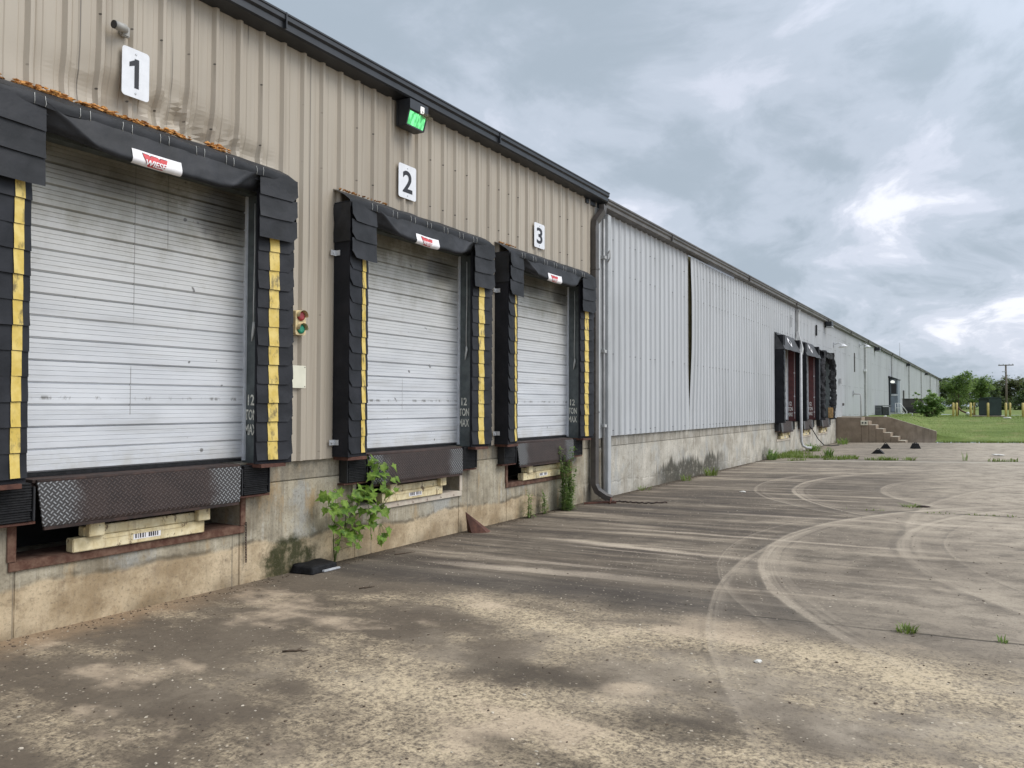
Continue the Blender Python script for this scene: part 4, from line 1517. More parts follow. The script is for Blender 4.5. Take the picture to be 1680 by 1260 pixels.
def sign(y0, y1, z0, z1, digit, label):
    t = thing('dock_sign', label, 'number sign', (.06, (y0 + y1) / 2, z0), 'white number signs above the dock doors')
    mb = MB()
    mb.poly_x(rrect(y0, y1, z0, z1, .028), .066, .0705)
    mb.build('sign_board', M['sign_white'], t)
    w = y1 - y0; h = z1 - z0; x = .0722
    mb = MB()
    yc = (y0 + y1) / 2
    za = z0 + .20 * h if digit != '1' else z0 + .20 * h
    hh = .60 * h
    if digit == '1':
        mb.quad((x, yc - .012, za), (x, yc + .026, za), (x, yc + .026, za + hh), (x, yc - .012, za + hh))
        mb.quad((x, yc - .055, za + hh - .075), (x, yc - .0125, za + hh - .055), (x, yc - .0125, za + hh - .012), (x, yc - .055, za + hh - .038))
        mb.quad((x, yc - .0125, za + hh - .055), (x, yc - .0119, za + hh - .055), (x, yc - .0119, za + hh), (x, yc - .0125, za + hh - .012))
    else:
        ww = .175
        put_text(mb, digit, lambda u, v: (x, yc - ww / 2 + ww * u, za - .01 + (hh + .02) * v), offset=.022, res=8)
    mb.build('numeral', M['sign_black'], t)
    for z in (z0 + .038, z1 - .038):
        mb = MB()
        mb.cyl((.0705, yc, z), .008, .005, (1, 0, 0), 8)
        mb.build('bolt', M['steel_galv'], t)
sign(3.43, 3.66, 4.07, 4.46, '1', 'white number sign with a black 1 above the first dock door')
sign(6.745, 7.06, 4.035, 4.43, '2', 'white number sign with a black 2 below the green light')
sign(9.84, 10.15, 4.00, 4.37, '3', 'white number sign with a black 3 above the third dock door')

# ------------------------------------------------------------------ fittings on the tan wall
t = thing('security_camera', 'small tan security camera on the wall above sign 1', 'camera', (.06, 3.40, 4.55))
mb = MB(); mb.cyl((.034, 3.45, 4.57), .036, .03, (1, 0, 0), 16); mb.box(.05, .085, 3.415, 3.485, 4.525, 4.61, .008); mb.build('mount', M['tan_trim'], t)
mb = MB(); mb.tube([(.08, 3.45, 4.57), (.11, 3.42, 4.57), (.125, 3.33, 4.56)], [.02, .033, .033], 14); b_ = mb.build('camera_body', M['tan_trim'], t)
mb = MB(); mb.cyl((.1245, 3.338, 4.5605), .030, .016, (.16, -.97, -.12), 14); mb.build('lens', M['black_plastic'], b_)

t = thing('flood_light', 'black box flood light glowing green with a bird nest on it', 'wall light', (.06, 6.9, 4.84))
mb = MB()
y0, y1, z0, z1 = 6.70, 7.03, 4.83, 5.13
mb.box(.06, .10, y0, y1, z0, z1, .006)
mb.poly_y([(.10, z1), (.27, z1 - .015), (.27, z1 - .125), (.255, z1 - .14), (.10, z1 - .14)], y0, y1)
mb.poly_y([(.10, z1 - .14), (.255, z1 - .14), (.21, z0), (.10, z0)], y0, y0 + .018)
mb.poly_y([(.10, z1 - .14), (.255, z1 - .14), (.21, z0), (.10, z0)], y1 - .018, y1)
mb.box(.10, .212, y0 + .018, y1 - .018, z0 - .004, z0 + .012)
mb.build('housing', M['charcoal_trim'], t)
mb = MB()
mb.poly_y([(.11, z1 - .142), (.250, z1 - .142), (.205, z0 + .014), (.11, z0 + .014)], y0 + .02, y1 - .02)
ln = mb.build('lens', M['lit_green'], t)
mb = MB()
mb.box(.262, .276, 6.88, 6.955, z1 - .13, z1 - .045, .01)
mb.build('photocell', M['lit_white'], t)
random.seed(8)
t2 = thing('bird_nest', 'straw bird nest sticking out of the green flood light', 'nest', (.27, 6.93, 4.98))
mb = MB()
for k in range(40):
    a = random.uniform(-1, 1); y = 6.93 + random.uniform(-.06, .10); z = z1 - .15 + random.uniform(-.02, .03)
    L = random.uniform(.03, .09)
    mb.tube([(.245, y, z), (.262 + L * .3, y + a * L * .6, z + random.uniform(-.02, .02)), (.268 + L * .45, y + a * L, z + random.uniform(-.03, .03))], .0022, 4, smooth=False)
mb.build('straw', M['nest'], t2)

t = thing('signal_light', 'red and green dock signal light in a faded housing right of the first shelter', 'signal light', (.04, 5.245, 2.32))
mb = MB(); mb.poly_x(rrect(5.185, 5.315, 2.315, 2.555, .02), .058, .115)
mb.build('housing', M['signal_housing'], t)
for z, m_ in ((2.50, 'red_lens'), (2.375, 'green_lens')):
    mb = MB()
    mb.tube([(.114, 5.25, z), (.126, 5.25, z), (.134, 5.25, z)], [.048, .046, .028], 18); ln = mb.build('lens', M[m_], t)
    mb = MB()
    n = 14
    for k in range(n):
        a0 = -.2 + (pi + .4) * k / n; a1 = -.2 + (pi + .4) * (k + 1) / n
        mb.quad((.114, 5.25 + .054 * cos(a0), z + .054 * sin(a0)), (.114, 5.25 + .054 * cos(a1), z + .054 * sin(a1)), (.165, 5.25 + .054 * cos(a1), z + .054 * sin(a1)), (.165, 5.25 + .054 * cos(a0), z + .054 * sin(a0)))
    mb.build('visor', M['signal_housing'], ln)
t = thing('blank_sign', 'small blank cream sign plate on the tan wall below the signal light', 'sign plate', (.06, 5.28, 1.80))
mb = MB(); mb.poly_x(rrect(5.19, 5.37, 1.80, 2.02, .01), .062, .0665); mb.build('sign_board', M['cream_plate'], t)
for y, z in ((5.355, 2.005), (5.355, 1.815)):
    mb = MB(); mb.cyl((.0665, y, z), .005, .003, (1, 0, 0), 8); mb.build('screw', M['rust_dark'], t)

# eave flood lights and lamps of the grey wall
EL = ('dark flood light under the eave above the torn shelter', 'dark flood light under the eave past the first grey downspout', 'dark flood light under the eave beyond the entry canopy',
      'small dark flood light far along the eave', 'tiny dark flood light at the far end of the eave')
for k, (y, z) in enumerate(((33.6, 4.86), (49.6, 4.84), (69.8, 4.82), (90.5, 4.8), (116.5, 4.8))):
    t = thing('flood_light', EL[k], 'wall light', (.06, y, z - .1), 'dark flood lights under the grey eave')
    mb = MB(); mb.box(.06, .12, y - .05, y + .05, z - .02, z + .16); mb.box(.12, .36, y - .22, y + .22, z + .02, z + .20, .02); mb.build('housing', M['charcoal_trim'], t)
    mb = MB(); mb.box(.15, .37, y - .18, y + .18, z - .04, z + .018, .01); mb.build('lens', M['grey_trim'], t)
LLb = ('white bell wall lamp on an arm right of the torn shelter', 'white pipe lamp beside the first tall grey downspout')
for k, (y, z) in enumerate(((35.7, 4.15), (43.4, 4.62))):
    t = thing('wall_lamp', LLb[k], 'wall lamp', (.06, y, z), 'white lamps on the grey wall')
    mb = MB(); mb.box(.06, .10, y - .06, y + .06, z + .05, z + .22, .01); mb.tube([(.10, y, z + .14), (.28, y, z + .2), (.42, y, z + .12)], .02, 8); mb.build('arm', M['steel_galv'], t)
    mb = MB(); mb.tube([(.42, y, z + .14), (.43, y, z + .08), (.44, y, z + .0)], [.05, .12, .20], 16); mb.build('lamp_shade', M['white_rail'], t)
t = thing('roof_antenna', 'thin mast antenna standing above the far grey roof edge', 'antenna', (-.6, 72, 5.25))
mb = MB(); mb.tube([(-.6, 72, 5.2), (-.6, 72, 6.9)], [.03, .018], 6); mb.tube([(-.6, 71.7, 6.3), (-.6, 72.3, 6.3)], .012, 5); mb.build('mast', M['grey_pipe'], t)

# ------------------------------------------------------------------ concrete stair and wing wall
t = thing('concrete_stair', 'weathered concrete dock stair with a sloping wing wall at the far end of the yard', 'stair', (0, 36.5, 0))
Y0, Y1 = 36.42, 37.62
mb = MB()
mb.box(.005, 1.04, Y0, Y1, -.2, 1.12, .012); mb.build('landing', M['stair_concrete'], t)
for k in range(6):
    z = 1.12 - .163 * (k + 1); x = 1.043 + .285 * k
    mb = MB(); mb.box(x, x + .282, Y0, Y1, -.2, z, .012); mb.build('step', M['stair_concrete'], t)
mb = MB()
mb.poly_y([(.005, -.2), (3.84, -.2), (3.84, .54), (1.95, 1.145), (.005, 1.145)], Y1 + .005, Y1 + .2)
mb.build('wing_wall', M['stair_concrete'], t)
mb = MB()
mb.tube([(1.02, Y0 + .1, 1.1), (1.02, Y0 + .1, 2.08), (.98, Y0 + .1, 2.14), (.70, Y0 + .1, 2.14)], .024, 8)
mb.build('handrail', M['grey_pipe'], t)
t = thing('outlet_box', 'small white outlet box with two dark sockets on the stair side', 'outlet', (1.15, 36.41, .78))
mb = MB(); mb.box(1.02, 1.30, 36.36, 36.412, .78, .98, .01); mb.build('box_body', M['cream_plate'], t)
for x in (1.10, 1.22):
    mb = MB(); mb.cyl((x, 36.36, .88), .038, .012, (0, -1, 0), 10); mb.build('socket', M['black_plastic'], t)

# ------------------------------------------------------------------ things lying in the yard
def chock(x, y, rot, label, grp=None, m_='rubber', w=.40, h=.22, d=.22):
    z = yard_z(x)
    t = thing('wheel_chock', label, 'wheel chock', (x, y, z), grp)
    mb = MB()
    pts = [(-w / 2, 0), (w / 2, 0), (w * .16, h), (-w * .16, h * .96)]
    c_, s_ = cos(rot), sin(rot)
    i = len(mb.v)
    for e_ in (-d / 2, d / 2):
        for (a, b) in pts:
            mb.v.append((x + a * c_ - e_ * s_, y + a * s_ + e_ * c_, z + .002 + b))
    mb.f += [(0, 1, 2, 3), (7, 6, 5, 4), (0, 4, 5, 1), (1, 5, 6, 2), (2, 6, 7, 3), (3, 7, 4, 0)]; mb.sm += [False] * 6
    mb.build('wedge', M[m_], t)
    mb = MB()
    mb.tube([(x - .05 * c_, y - .05 * s_, z + h), (x, y, z + h + .05), (x + .05 * c_, y + .05 * s_, z + h)], .012, 6)
    mb.build('handle', M['rubber'], t)
chock(2.55, 31.1, .1, 'black rubber wheel chock nearest the concrete stair', 'black chocks on the far slab', w=.36, h=.17, d=.3)
chock(3.50, 31.3, .5, 'black rubber wheel chock farthest from the grey wall', 'black chocks on the far slab', w=.26, h=.19, d=.3)
chock(2.68, 27.7, 0, 'black rubber wheel chock closest to the weedy joint', 'black chocks on the far slab', w=.38, h=.13, d=.3)

t = thing('steel_chock', 'rusty folded triangular steel chock leaning on the wall foot', 'wheel chock', (.17, 8.2, 0))
mb = MB()
A, B, C_, D_, E_ = (.06, 8.16, .002), (.20, 8.06, .002), (.07, 8.10, .265), (.34, 8.30, .004), (.36, 8.18, .004)
mb.quad(A, B, C_); mb.quad(B, E_, C_); mb.quad(A, C_, D_); mb.quad(E_, D_, C_); mb.quad(A, D_, E_, B)
mb.build('plate', M['rust'], t)
mb = MB(); mb.tube([(.12, 8.12, .18), (.15, 8.10, .12)], .010, 6); mb.build('lug', M['rust_dark'], t)

def chain(pts, label, r=.0055, L=.030):
    t = thing('chain', label, 'chain', pts[0])
    mb = MB()
    path = [Vector(p) for p in pts]
    k = 0
    for a, b in zip(path[:-1], path[1:]):
        d = b - a; n = max(1, int(d.length / (L * .74)))
        u = d.normalized()
        for q in range(n):
            c = a + d * ((q + .5) / n)
            s1 = u.cross(Vector((1, .2, 0)) if k % 2 else Vector((0, 1, .3))).normalized()
            ring = []
            for j in range(9):
                an = 2 * pi * j / 8
                ring.append(c + u * (L / 2 * cos(an)) + s1 * (L * .30 * sin(an)))
            mb.tube(ring, r * .6, 5, cap=False)
            k += 1
    mb.build('links', M['rust_dark'], t)
chain([(.03, 4.70, .56), (.028, 4.70, .40), (.03, 4.705, .20)], 'short rusty chain hanging from the first pit frame')

# rusty cable and rod by the downspout
t = thing('rusty_rod', 'rusty ribbed rod lying on the ground by the downspout', 'rod', (.5, 11.9, .02))
mb = MB()
pts = []
for k in range(30):
    a = k / 29
    x = -.0 + .30 + 1.0 * a; y = 11.80 + .14 * a + .05 * sin(a * 7) + (.10 * sstep(a, .75, 1))
    pts.append((x, y, yard_z(x) + .016 + .006 * sin(a * 60)))
mb.tube(pts, [.011 + .003 * (k % 2) for k in range(30)], 6); mb.build('bar', M['rust_dark'], t)
t = thing('bent_angle_iron', 'bent rusty angle iron on the ground at the downspout foot', 'scrap metal', (.30, 11.5, .01))
mb = MB(); mb.rtube([(.12, 11.40, .02), (.35, 11.62, .03), (.55, 11.72, .03)], .03, .03); mb.tube([(.50, 11.58, .02), (.46, 11.72, .10), (.44, 11.76, .04)], .014, 6); mb.build('bar', M['rust'], t)

# black rubber slab lying against the wall
t = thing('rubber_slab', 'worn black rubber slab lying at the mossy foot of the wall', 'slab', (.10, 5.42, 0))
mb = MB()
bm = bmesh.new()
vs = [bm.verts.new(p) for p in ((-.13, -.20, 0), (.14, -.17, 0), (.13, .18, 0), (-.12, .19, 0), (-.12, -.18, .075), (.130, -.16, .062), (.122, .17, .066), (-.11, .17, .085))]
for q in ((3, 2, 1, 0), (4, 5, 6, 7), (0, 1, 5, 4), (1, 2, 6, 5), (2, 3, 7, 6), (3, 0, 4, 7)):
    bm.faces.new([vs[k] for k in q])
bmesh.ops.subdivide_edges(bm, edges=list(bm.edges), cuts=5, use_grid_fill=True)
for v in bm.verts:
    n_ = nz(v.co.x * 9, v.co.y * 9, v.co.z * 9)
    v.co += Vector((.012 * n_, .012 * nz(v.co.y * 11, 3), .014 * nz(v.co.x * 12, v.co.y * 12, 5) if v.co.z > .02 else 0))
    v.co += Vector((.155, 5.43, .006))
mb.addbm(bm, True)
mb.build('slab_body', M['slab_black'], t)
mb = MB(); mb.box(.28, .315, 5.40, 5.62, .012, .030, .004); mb.build('loose_strip', M['steel_galv'], t)

def pebble(name, x, y, r, m_, label, cat, sq=(1, 1.3, .55)):
    bm = bmesh.new(); bmesh.ops.create_icosphere(bm, subdivisions=2, radius=r)
    for v in bm.verts:
        n_ = 1 + .5 * nz(v.co.x / r * .9 + x, v.co.y / r * .9, v.co.z / r * .9)
        v.co = Vector((v.co.x * sq[0] * n_, v.co.y * sq[1] * n_, max(v.co.z * sq[2] * n_, -.4 * r)))
        v.co += Vector((x, y, yard_z(x) + r * .35))
    mb = MB(); mb.addbm(bm, False)
    o = mb.build(name, M[m_], None, (x, y, yard_z(x)))
    return tag(o, label, cat)
pebble('white_stone', 4.62, 4.70, .019, 'stone_white', 'single white stone on the open concrete in the foreground', 'stone')
pebble('litter', 6.0, 27.1, .10, 'stone_white', 'white scrap lying on the far slab near the joint', 'litter', (1.6, 1, .25))
pebble('litter', 4.94, 13.05, .045, 'rust_dark', 'dark scrap lying beside the middle slab joint', 'litter', (2.0, .8, .25))
pebble('litter', 1.95, 14.2, .035, 'stone_white', 'small white scrap lying inside the nearest tyre curve', 'litter', (1.8, 1, .4))
def twig(x, y, L, ang, label):
    mb = MB()
    pts = []
    for k in range(7):
        a = k / 6 - .5
        xx = x + cos(ang) * L * a + .02 * nz(a * 4, x); yy = y + sin(ang) * L * a + .03 * nz(a * 5, y)
        pts.append((xx, yy, yard_z(xx) + .008 + .006 * abs(nz(a * 6, L))))
    mb.tube(pts, [.006, .007, .007, .006, .005, .004, .003], 6)
    p = pts[3]
    mb.tube([p, (p[0] + .05 * cos(ang + .8), p[1] + .05 * sin(ang + .8), p[2] + .012)], [.004, .002], 5)
    o = mb.build('twig', M['twig'], None, (x, y, yard_z(x))); tag(o, label, 'twig')
twig(.36, 6.55, .26, 1.2, 'dark twig on the concrete left of the rusty steel chock')
twig(2.0, 3.5, .16, .6, 'short twig on the concrete below the second leveller')
twig(1.15, 5.1, .14, 1.1, 'small twig in front of the black rubber slab')

# chips and crumbs all over the yard: nobody could count them
random.seed(77)
mb = MB()
def crumb(x, y, r, h):
    z = yard_z(x)
    i = len(mb.v); n = random.choice((4, 5, 6)); a0 = random.random() * 6.28
    el = random.uniform(.5, 1.0); th = random.random() * 3.14
    ring = []
    for k in range(n):
        a = a0 + 2 * pi * k / n; rr = r * random.uniform(.7, 1.2)
        u, v = rr * cos(a), rr * el * sin(a)
        ring.append((x + u * cos(th) - v * sin(th), y + u * sin(th) + v * cos(th)))
    mb.v += [(p[0], p[1], z + .001) for p in ring] + [(p[0] * .8 + x * .2, p[1] * .8 + y * .2, z + h * random.uniform(.7, 1.1)) for p in ring]
    mb.f.append(tuple(i + n + k for k in range(n))); mb.sm.append(False)
    for k in range(n):
        k2 = (k + 1) % n
        mb.f.append((i + k, i + k2, i + n + k2, i + n + k)); mb.sm.append(False)
for k in range(1100):
    y = 1.4 + 12 * random.random() ** 2.0
    x = random.uniform(.1, 6.6)
    if nz(x * .7, y * .7, 2.0) < -.15 and random.random() < .7:
        continue
    crumb(x, y, random.choice((.003, .004, .005, .006, .008, .011)), random.uniform(.002, .006))
o = mb.build('gravel', M['chip_tan'], None); tag(o, 'pale concrete chips scattered over the whole yard', 'gravel', kind='stuff')
mb = MB()
for k in range(1500):
    y = random.uniform(1.5, 24)
    x = abs(random.gauss(0, .12)) + .006
    crumb(x, y, random.uniform(.003, .010) * random.choice((1, 1, 1.6)), random.uniform(.002, .008))
for k in range(500):
    y = 1.4 + 12 * random.random() ** 2.0
    crumb(random.uniform(.3, 6.5), y, random.uniform(.004, .012), .005)
o = mb.build('leaf_litter', M['twig'], None); tag(o, 'brown crumbs and leaf litter along the foot of the dock wall', 'leaf litter', kind='stuff')

# a slack black cable at the last far dock
mb = MB(); mb.tube([(.06, 29.6, 1.05), (.20, 30.1, .74), (.26, 30.9, .36), (.30, 31.8, .10), (.40, 32.8, .03), (.60, 33.4, .03)], .018, 6)
o = mb.build('cable', M['rubber'], None, (.3, 31.5, 0)); tag(o, 'slack dark cable hanging from the middle far dock down to the ground', 'cable')

# ------------------------------------------------------------------ plants
LOBE = [(0, 0), (.16, .05), (.42, .02), (.34, .22), (.52, .42), (.33, .48), (.30, .60), (.14, .62), (0, 1.0), (-.14, .62), (-.30, .60), (-.33, .48), (-.52, .42), (-.34, .22), (-.42, .02), (-.16, .05)]
def lobed_leaf(mb, base, d, up, size, rnd):
    """maple-like leaf with a droop and a folded midrib"""
    d = Vector(d).normalized()
    s_ = d.cross(Vector(up)).normalized()
    n_ = s_.cross(d).normalized()
    i = len(mb.v)
    k1, k2 = rnd.uniform(.10, .55), rnd.uniform(.05, .5)
    pts = [(0, .35)] + LOBE
    for (u, v) in pts:
        p = Vector(base) + d * (v * size) + s_ * (u * size * 1.05) + n_ * (abs(u) * size * k1 - v * v * size * k2)
        mb.v.append(tuple(p))
    for k in range(len(LOBE)):
        mb.f.append((i, i + 1 + k, i + 1 + (k + 1) % len(LOBE))); mb.sm.append(True)

SAP = [(6.231, 1.025), (6.447, 0.953), (6.578, 0.826), (6.291, 0.891), (6.2, 0.856), (6.354, 0.834), (6.433, 0.796), (6.418, 0.713), (6.081, 0.764), (6.231, 0.75), (6.127, 0.699), (5.995, 0.651), (5.908, 0.7), (6.113, 0.598), (6.294, 0.62), (6.188, 0.538), (6.055, 0.513), (5.938, 0.597), (5.631, 0.776), (5.747, 0.735), (5.552, 0.701), (5.755, 0.626), (5.674, 0.557), (5.567, 0.57), (5.797, 0.553), (5.998, 0.389), (6.145, 0.421), (6.312, 0.452), (6.086, 0.357), (5.941, 0.346), (6.283, 0.258), (6.207, 0.207), (6.073, 0.227), (5.942, 0.266), (6.358, 0.478), (5.649, 0.434), (5.636, 0.359), (5.745, 0.324), (5.732, 0.238), (5.798, 0.494)]
rnd = random.Random(4)
t = thing('sapling', 'young sapling with bright lobed leaves growing from the wall foot under the second dock', 'sapling', (.05, 5.78, 0))
st = MB(); lf = MB()
stems = [[(.04, 5.80, -.02), (.06, 5.82, .12), (.08, 5.86, .28), (.12, 5.96, .48), (.17, 6.12, .68), (.20, 6.25, .86), (.20, 6.30, 1.0)],
         [(.05, 5.80, .05), (.09, 5.74, .25), (.15, 5.69, .45), (.19, 5.66, .62), (.20, 5.66, .74)],
         [(.08, 5.86, .28), (.15, 6.0, .34), (.22, 6.16, .36), (.25, 6.28, .36)],
         [(.12, 5.96, .48), (.2, 6.15, .52), (.24, 6.3, .52)],
         [(.10, 5.90, .38), (.16, 5.85, .52), (.2, 5.86, .62)]]
for s_ in stems:
    st.tube(s_, [.013 - .009 * k / (len(s_) - 1) if s_ is stems[0] else .007 - .004 * k / (len(s_) - 1) for k in range(len(s_))], 7)
nodes = [Vector(p) for s_ in stems for p in s_[1:]]
for rep in range(3):
    for (ly, lz) in SAP:
        if rep and rnd.random() < .15:
            continue
        x = .20 + rnd.uniform(-.10, .14)
        yy = ly + (rnd.gauss(0, .045) if rep else 0); zz = lz + (rnd.gauss(0, .045) if rep else 0)
        c = Vector((x, yy, zz))
        near = min(nodes, key=lambda q: (q - c).length + .35 * max(0, q.z - c.z))
        size = rnd.choice((rnd.uniform(.05, .09), rnd.uniform(.085, .125), rnd.uniform(.10, .15))) * (1.0 if zz > .3 else .85)
        d = (c - near); d.z -= .06; d += Vector((rnd.uniform(.0, .10), rnd.gauss(0, .05), rnd.gauss(0, .03)))
        if d.length < .01: d = Vector((.5, .5, -.3))
        d.normalize()
        up = Vector((rnd.uniform(.25, .9), rnd.uniform(-.55, .15), rnd.uniform(.4, 1.0)))
        b0 = c - d * size * .45
        lobed_leaf(lf, b0, d, up, size, rnd)
        st.tube([near, near * .5 + b0 * .5 + Vector((0, 0, .012)), b0], [.003, .0022, .0018], 4, cap=False)
st.build('stem', M['stem_green'], t)
lf.build('foliage', M['leaf_sapling'], t)

def narrow_leaf(mb, base, d, up, L, w):
    d = Vector(d).normalized(); s_ = d.cross(Vector(up)).normalized(); n_ = s_.cross(d)
    i = len(mb.v); b = Vector(base)
    for (u, v, h) in ((0, 0, 0), (w, L * .35, .05 * L), (-w, L * .35, .05 * L), (w * .7, L * .7, 0), (-w * .7, L * .7, 0), (0, L, -.15 * L)):
        mb.v.append(tuple(b + s_ * u + d * v + n_ * h))
    mb.f += [(i, i + 1, i + 2), (i + 1, i + 3, i + 4, i + 2), (i + 3, i + 5, i + 4)]; mb.sm += [True] * 3

def tall_weed(label, stalks, seed, dens=70):
    rnd = random.Random(seed)
    t = thing('tall_weed', label, 'weed', (stalks[0][0], stalks[0][1], 0), 'weeds growing up the wall under door 3')
    sm_, lm = MB(), MB()
    for (x, y, h, lean) in stalks:
        pts = [(x + lean * .5 * (k / 6) ** 1.5 + rnd.gauss(0, .004), y + lean * (k / 6) ** 1.5 + rnd.gauss(0, .006), h * k / 6) for k in range(7)]
        sm_.tube(pts, [.006 - .0045 * k / 6 for k in range(7)], 5)
        for k in range(int(h * dens)):
            f = rnd.random() ** .9
            q = f * 5.999; a = int(q); b = Vector(pts[a]).lerp(Vector(pts[a + 1]), q - a)
            an = rnd.uniform(0, 2 * pi)
            d = Vector((cos(an), sin(an), rnd.uniform(-.1, .7)))
            narrow_leaf(lm, b, d, Vector((0, 0, 1)), rnd.uniform(.06, .13) * (1.15 - .55 * f), rnd.uniform(.008, .014))
    sm_.build('stem', M['stem_green'], t)
    lm.build('foliage', M['leaf_weed'], t)
r_ = random.Random(9)
tall_weed('tall bushy green weed reaching up over the third dock lip', [(.10 + r_.uniform(0, .18), 10.62 + r_.gauss(0, .13), r_.choice((.40, .5, .58, .66, .86, .98)), r_.uniform(-.07, .12)) for k in range(18)], 5, 135)
tall_weed('thin yellowish weed against the wall, farthest left under door 3', [(.08 + r_.uniform(0, .06), 9.62 + r_.gauss(0, .05), r_.uniform(.22, .42), r_.uniform(-.03, .04)) for k in range(5)], 6, 60)
tall_weed('thin low weed between the tall weed and the leftmost one under door 3', [(.08 + r_.uniform(0, .06), 10.10 + r_.gauss(0, .05), r_.uniform(.2, .40), r_.uniform(-.03, .04)) for k in range(5)], 7, 60)

def tuft(x, y, n, h, spread, label, seed, mat='leaf_grass', w=.006, broad=False, group=None):
    rnd = random.Random(seed); mb = MB(); z = yard_z(x)
    for k in range(n):
        a = rnd.uniform(0, 2 * pi); r = spread * sqrt(rnd.random()) * .5
        hh = h * rnd.uniform(.45, 1.1)
        blade(mb, x + r * cos(a), y + r * sin(a), z, hh, w * rnd.uniform(.7, 1.3), rnd.uniform(.2, .8) * spread * (.4 + hh / h * .6), a + rnd.gauss(0, .6))
        if broad and k % 3 == 0:
            an = rnd.uniform(0, 2 * pi)
            narrow_leaf(mb, (x + r * cos(a), y + r * sin(a), z + hh * rnd.uniform(.3, .9)), (cos(an), sin(an), .4), (0, 0, 1), h * .4, w * 2)
    o = mb.build('grass_tuft', M[mat], None, (x, y, z)); tag(o, label, 'grass tuft', group)
tuft(5.32, 5.80, 60, .050, .11, 'green grass tuft in the near slab joint at the right', 1, w=.005)
tuft(5.86, 5.82, 16, .048, .05, 'small dark weed sprig at the right edge of the near joint', 2, 'leaf_weed', .005)
tuft(1.62, 25.0, 40, .34, .24, 'tall green weed clump in the far joint in front of the far docks', 3, 'leaf_weed', .014, True)
tuft(.28, 17.6, 60, .22, .30, 'grass tuft at the dark mouldy patch of the wall', 4, w=.008)
tuft(.22, 16.1, 30, .16, .2, 'small yellowish grass tuft left of the mouldy patch', 5, w=.008)
tuft(.12, 13.9, 24, .10, .3, 'low grass tuft at the wall foot past the downspout', 6, w=.007)
tuft(.25, 23.6, 60, .34, .26, 'dark leafy weed at the wall foot before the far docks', 7, 'leaf_bush', .016, True)
tuft(.45, 28.9, 50, .28, .45, 'leafy dark green weed under the white drain pipe', 8, 'leaf_weed', .02, True)
tuft(.55, 34.6, 40, .28, .5, 'green weed growing under the torn dock shelter', 9, 'leaf_weed', .02, True)
tuft(4.78, 13.02, 40, .05, .22, 'flat dry grass tuft in the middle slab joint', 10, 'leaf_grass', .008)
tuft(5.2, 24.6, 12, .26, .12, 'tall thin weed standing alone near the right end of the far joint', 11, 'leaf_weed', .010)
tuft(3.25, 24.4, 50, .13, .35, 'round grass clump in the middle of the far joint', 12, w=.012)
tuft(3.85, 24.4, 36, .11, .3, 'smaller grass clump right of the middle of the far joint', 13, w=.012)
tuft(2.3, 24.6, 40, .11, .4, 'low ragged grass clump left of the middle of the far joint', 14, w=.012)
rnd = random.Random(31)
mb = MB()
for k in range(900):
    x = rnd.uniform(.8, 7.5)
    if nz(x * 1.4, 7.7) < -.05: continue
    y = 23.97 + .07 * x - 1.2 * (1 - sstep(x, 0, 2)) + rnd.gauss(0, .05)
    blade(mb, x, y, yard_z(x), rnd.uniform(.03, .12), .010, rnd.uniform(.02, .10), rnd.uniform(0, 2 * pi))
for k in range(900):
    y = rnd.uniform(23.8, 27.2); x = .08 + abs(rnd.gauss(0, .32)) * sstep(y, 23.5, 25.0)
    blade(mb, x, y, yard_z(x), rnd.uniform(.04, .18), .009, rnd.uniform(.02, .12), rnd.uniform(0, 2 * pi))
for k in range(500):
    x = rnd.uniform(.4, 2.4); y = 24.9 + rnd.gauss(0, .18)
    blade(mb, x, y, yard_z(x), rnd.uniform(.03, .12), .011, rnd.uniform(.02, .10), rnd.uniform(0, 2 * pi))
for k in range(160):
    x = rnd.uniform(3.9, 6.5); y = 12.38 + rnd.gauss(0, .02)
    if nz(x * 2, 1) < 0: continue
    blade(mb, x, y, yard_z(x), rnd.uniform(.01, .035), .006, rnd.uniform(.01, .04), rnd.uniform(0, 2 * pi))
o = mb.build('weeds', M['leaf_grass']); tag(o, 'low weeds growing along the far slab joint and the wall foot', 'weeds', kind='stuff')

# ------------------------------------------------------------------ trees and bushes
def crown(mb, rnd, blobs, n, leaf, squash=.55, shell=.55):
    """many small leaf faces gathered in clumps through the crown's volume"""
    tot = sum(b[3] * b[4] * b[5] for b in blobs) ** 1.0
    for (cx, cy, cz, rx, ry, rz) in blobs:
        m = int(n * (rx * ry * rz) / tot) + 6
        clumps = []
        for k in range(max(5, m // 26)):
            d = Vector((rnd.gauss(0, 1), rnd.gauss(0, 1), rnd.gauss(0, 1))).normalized()
            r = rnd.uniform(shell, 1.04)
            clumps.append((Vector((cx + d.x * rx * r, cy + d.y * ry * r, cz + d.z * rz * r)), rnd.uniform(.16, .34)))
        for k in range(m):
            c, cr = rnd.choice(clumps)
            p = c + Vector((rnd.gauss(0, 1) * rx * cr, rnd.gauss(0, 1) * ry * cr, rnd.gauss(0, 1) * rz * cr * .75)) * .75
            L = leaf * rnd.uniform(.6, 1.35)
            d = Vector((rnd.gauss(0, 1), rnd.gauss(0, 1), rnd.gauss(-.1, .6))).normalized()
            u = d.cross(Vector((rnd.gauss(0, .4), rnd.gauss(0, .4), 1))).normalized()
            i = len(mb.v)
            nn = d.cross(u)
            mb.v += [tuple(p - d * L * .5), tuple(p + u * L * squash * .5 + nn * L * .08), tuple(p + d * L * .5), tuple(p - u * L * squash * .5 + nn * L * .08)]
            mb.f.append((i, i + 1, i + 2, i + 3)); mb.sm.append(False)

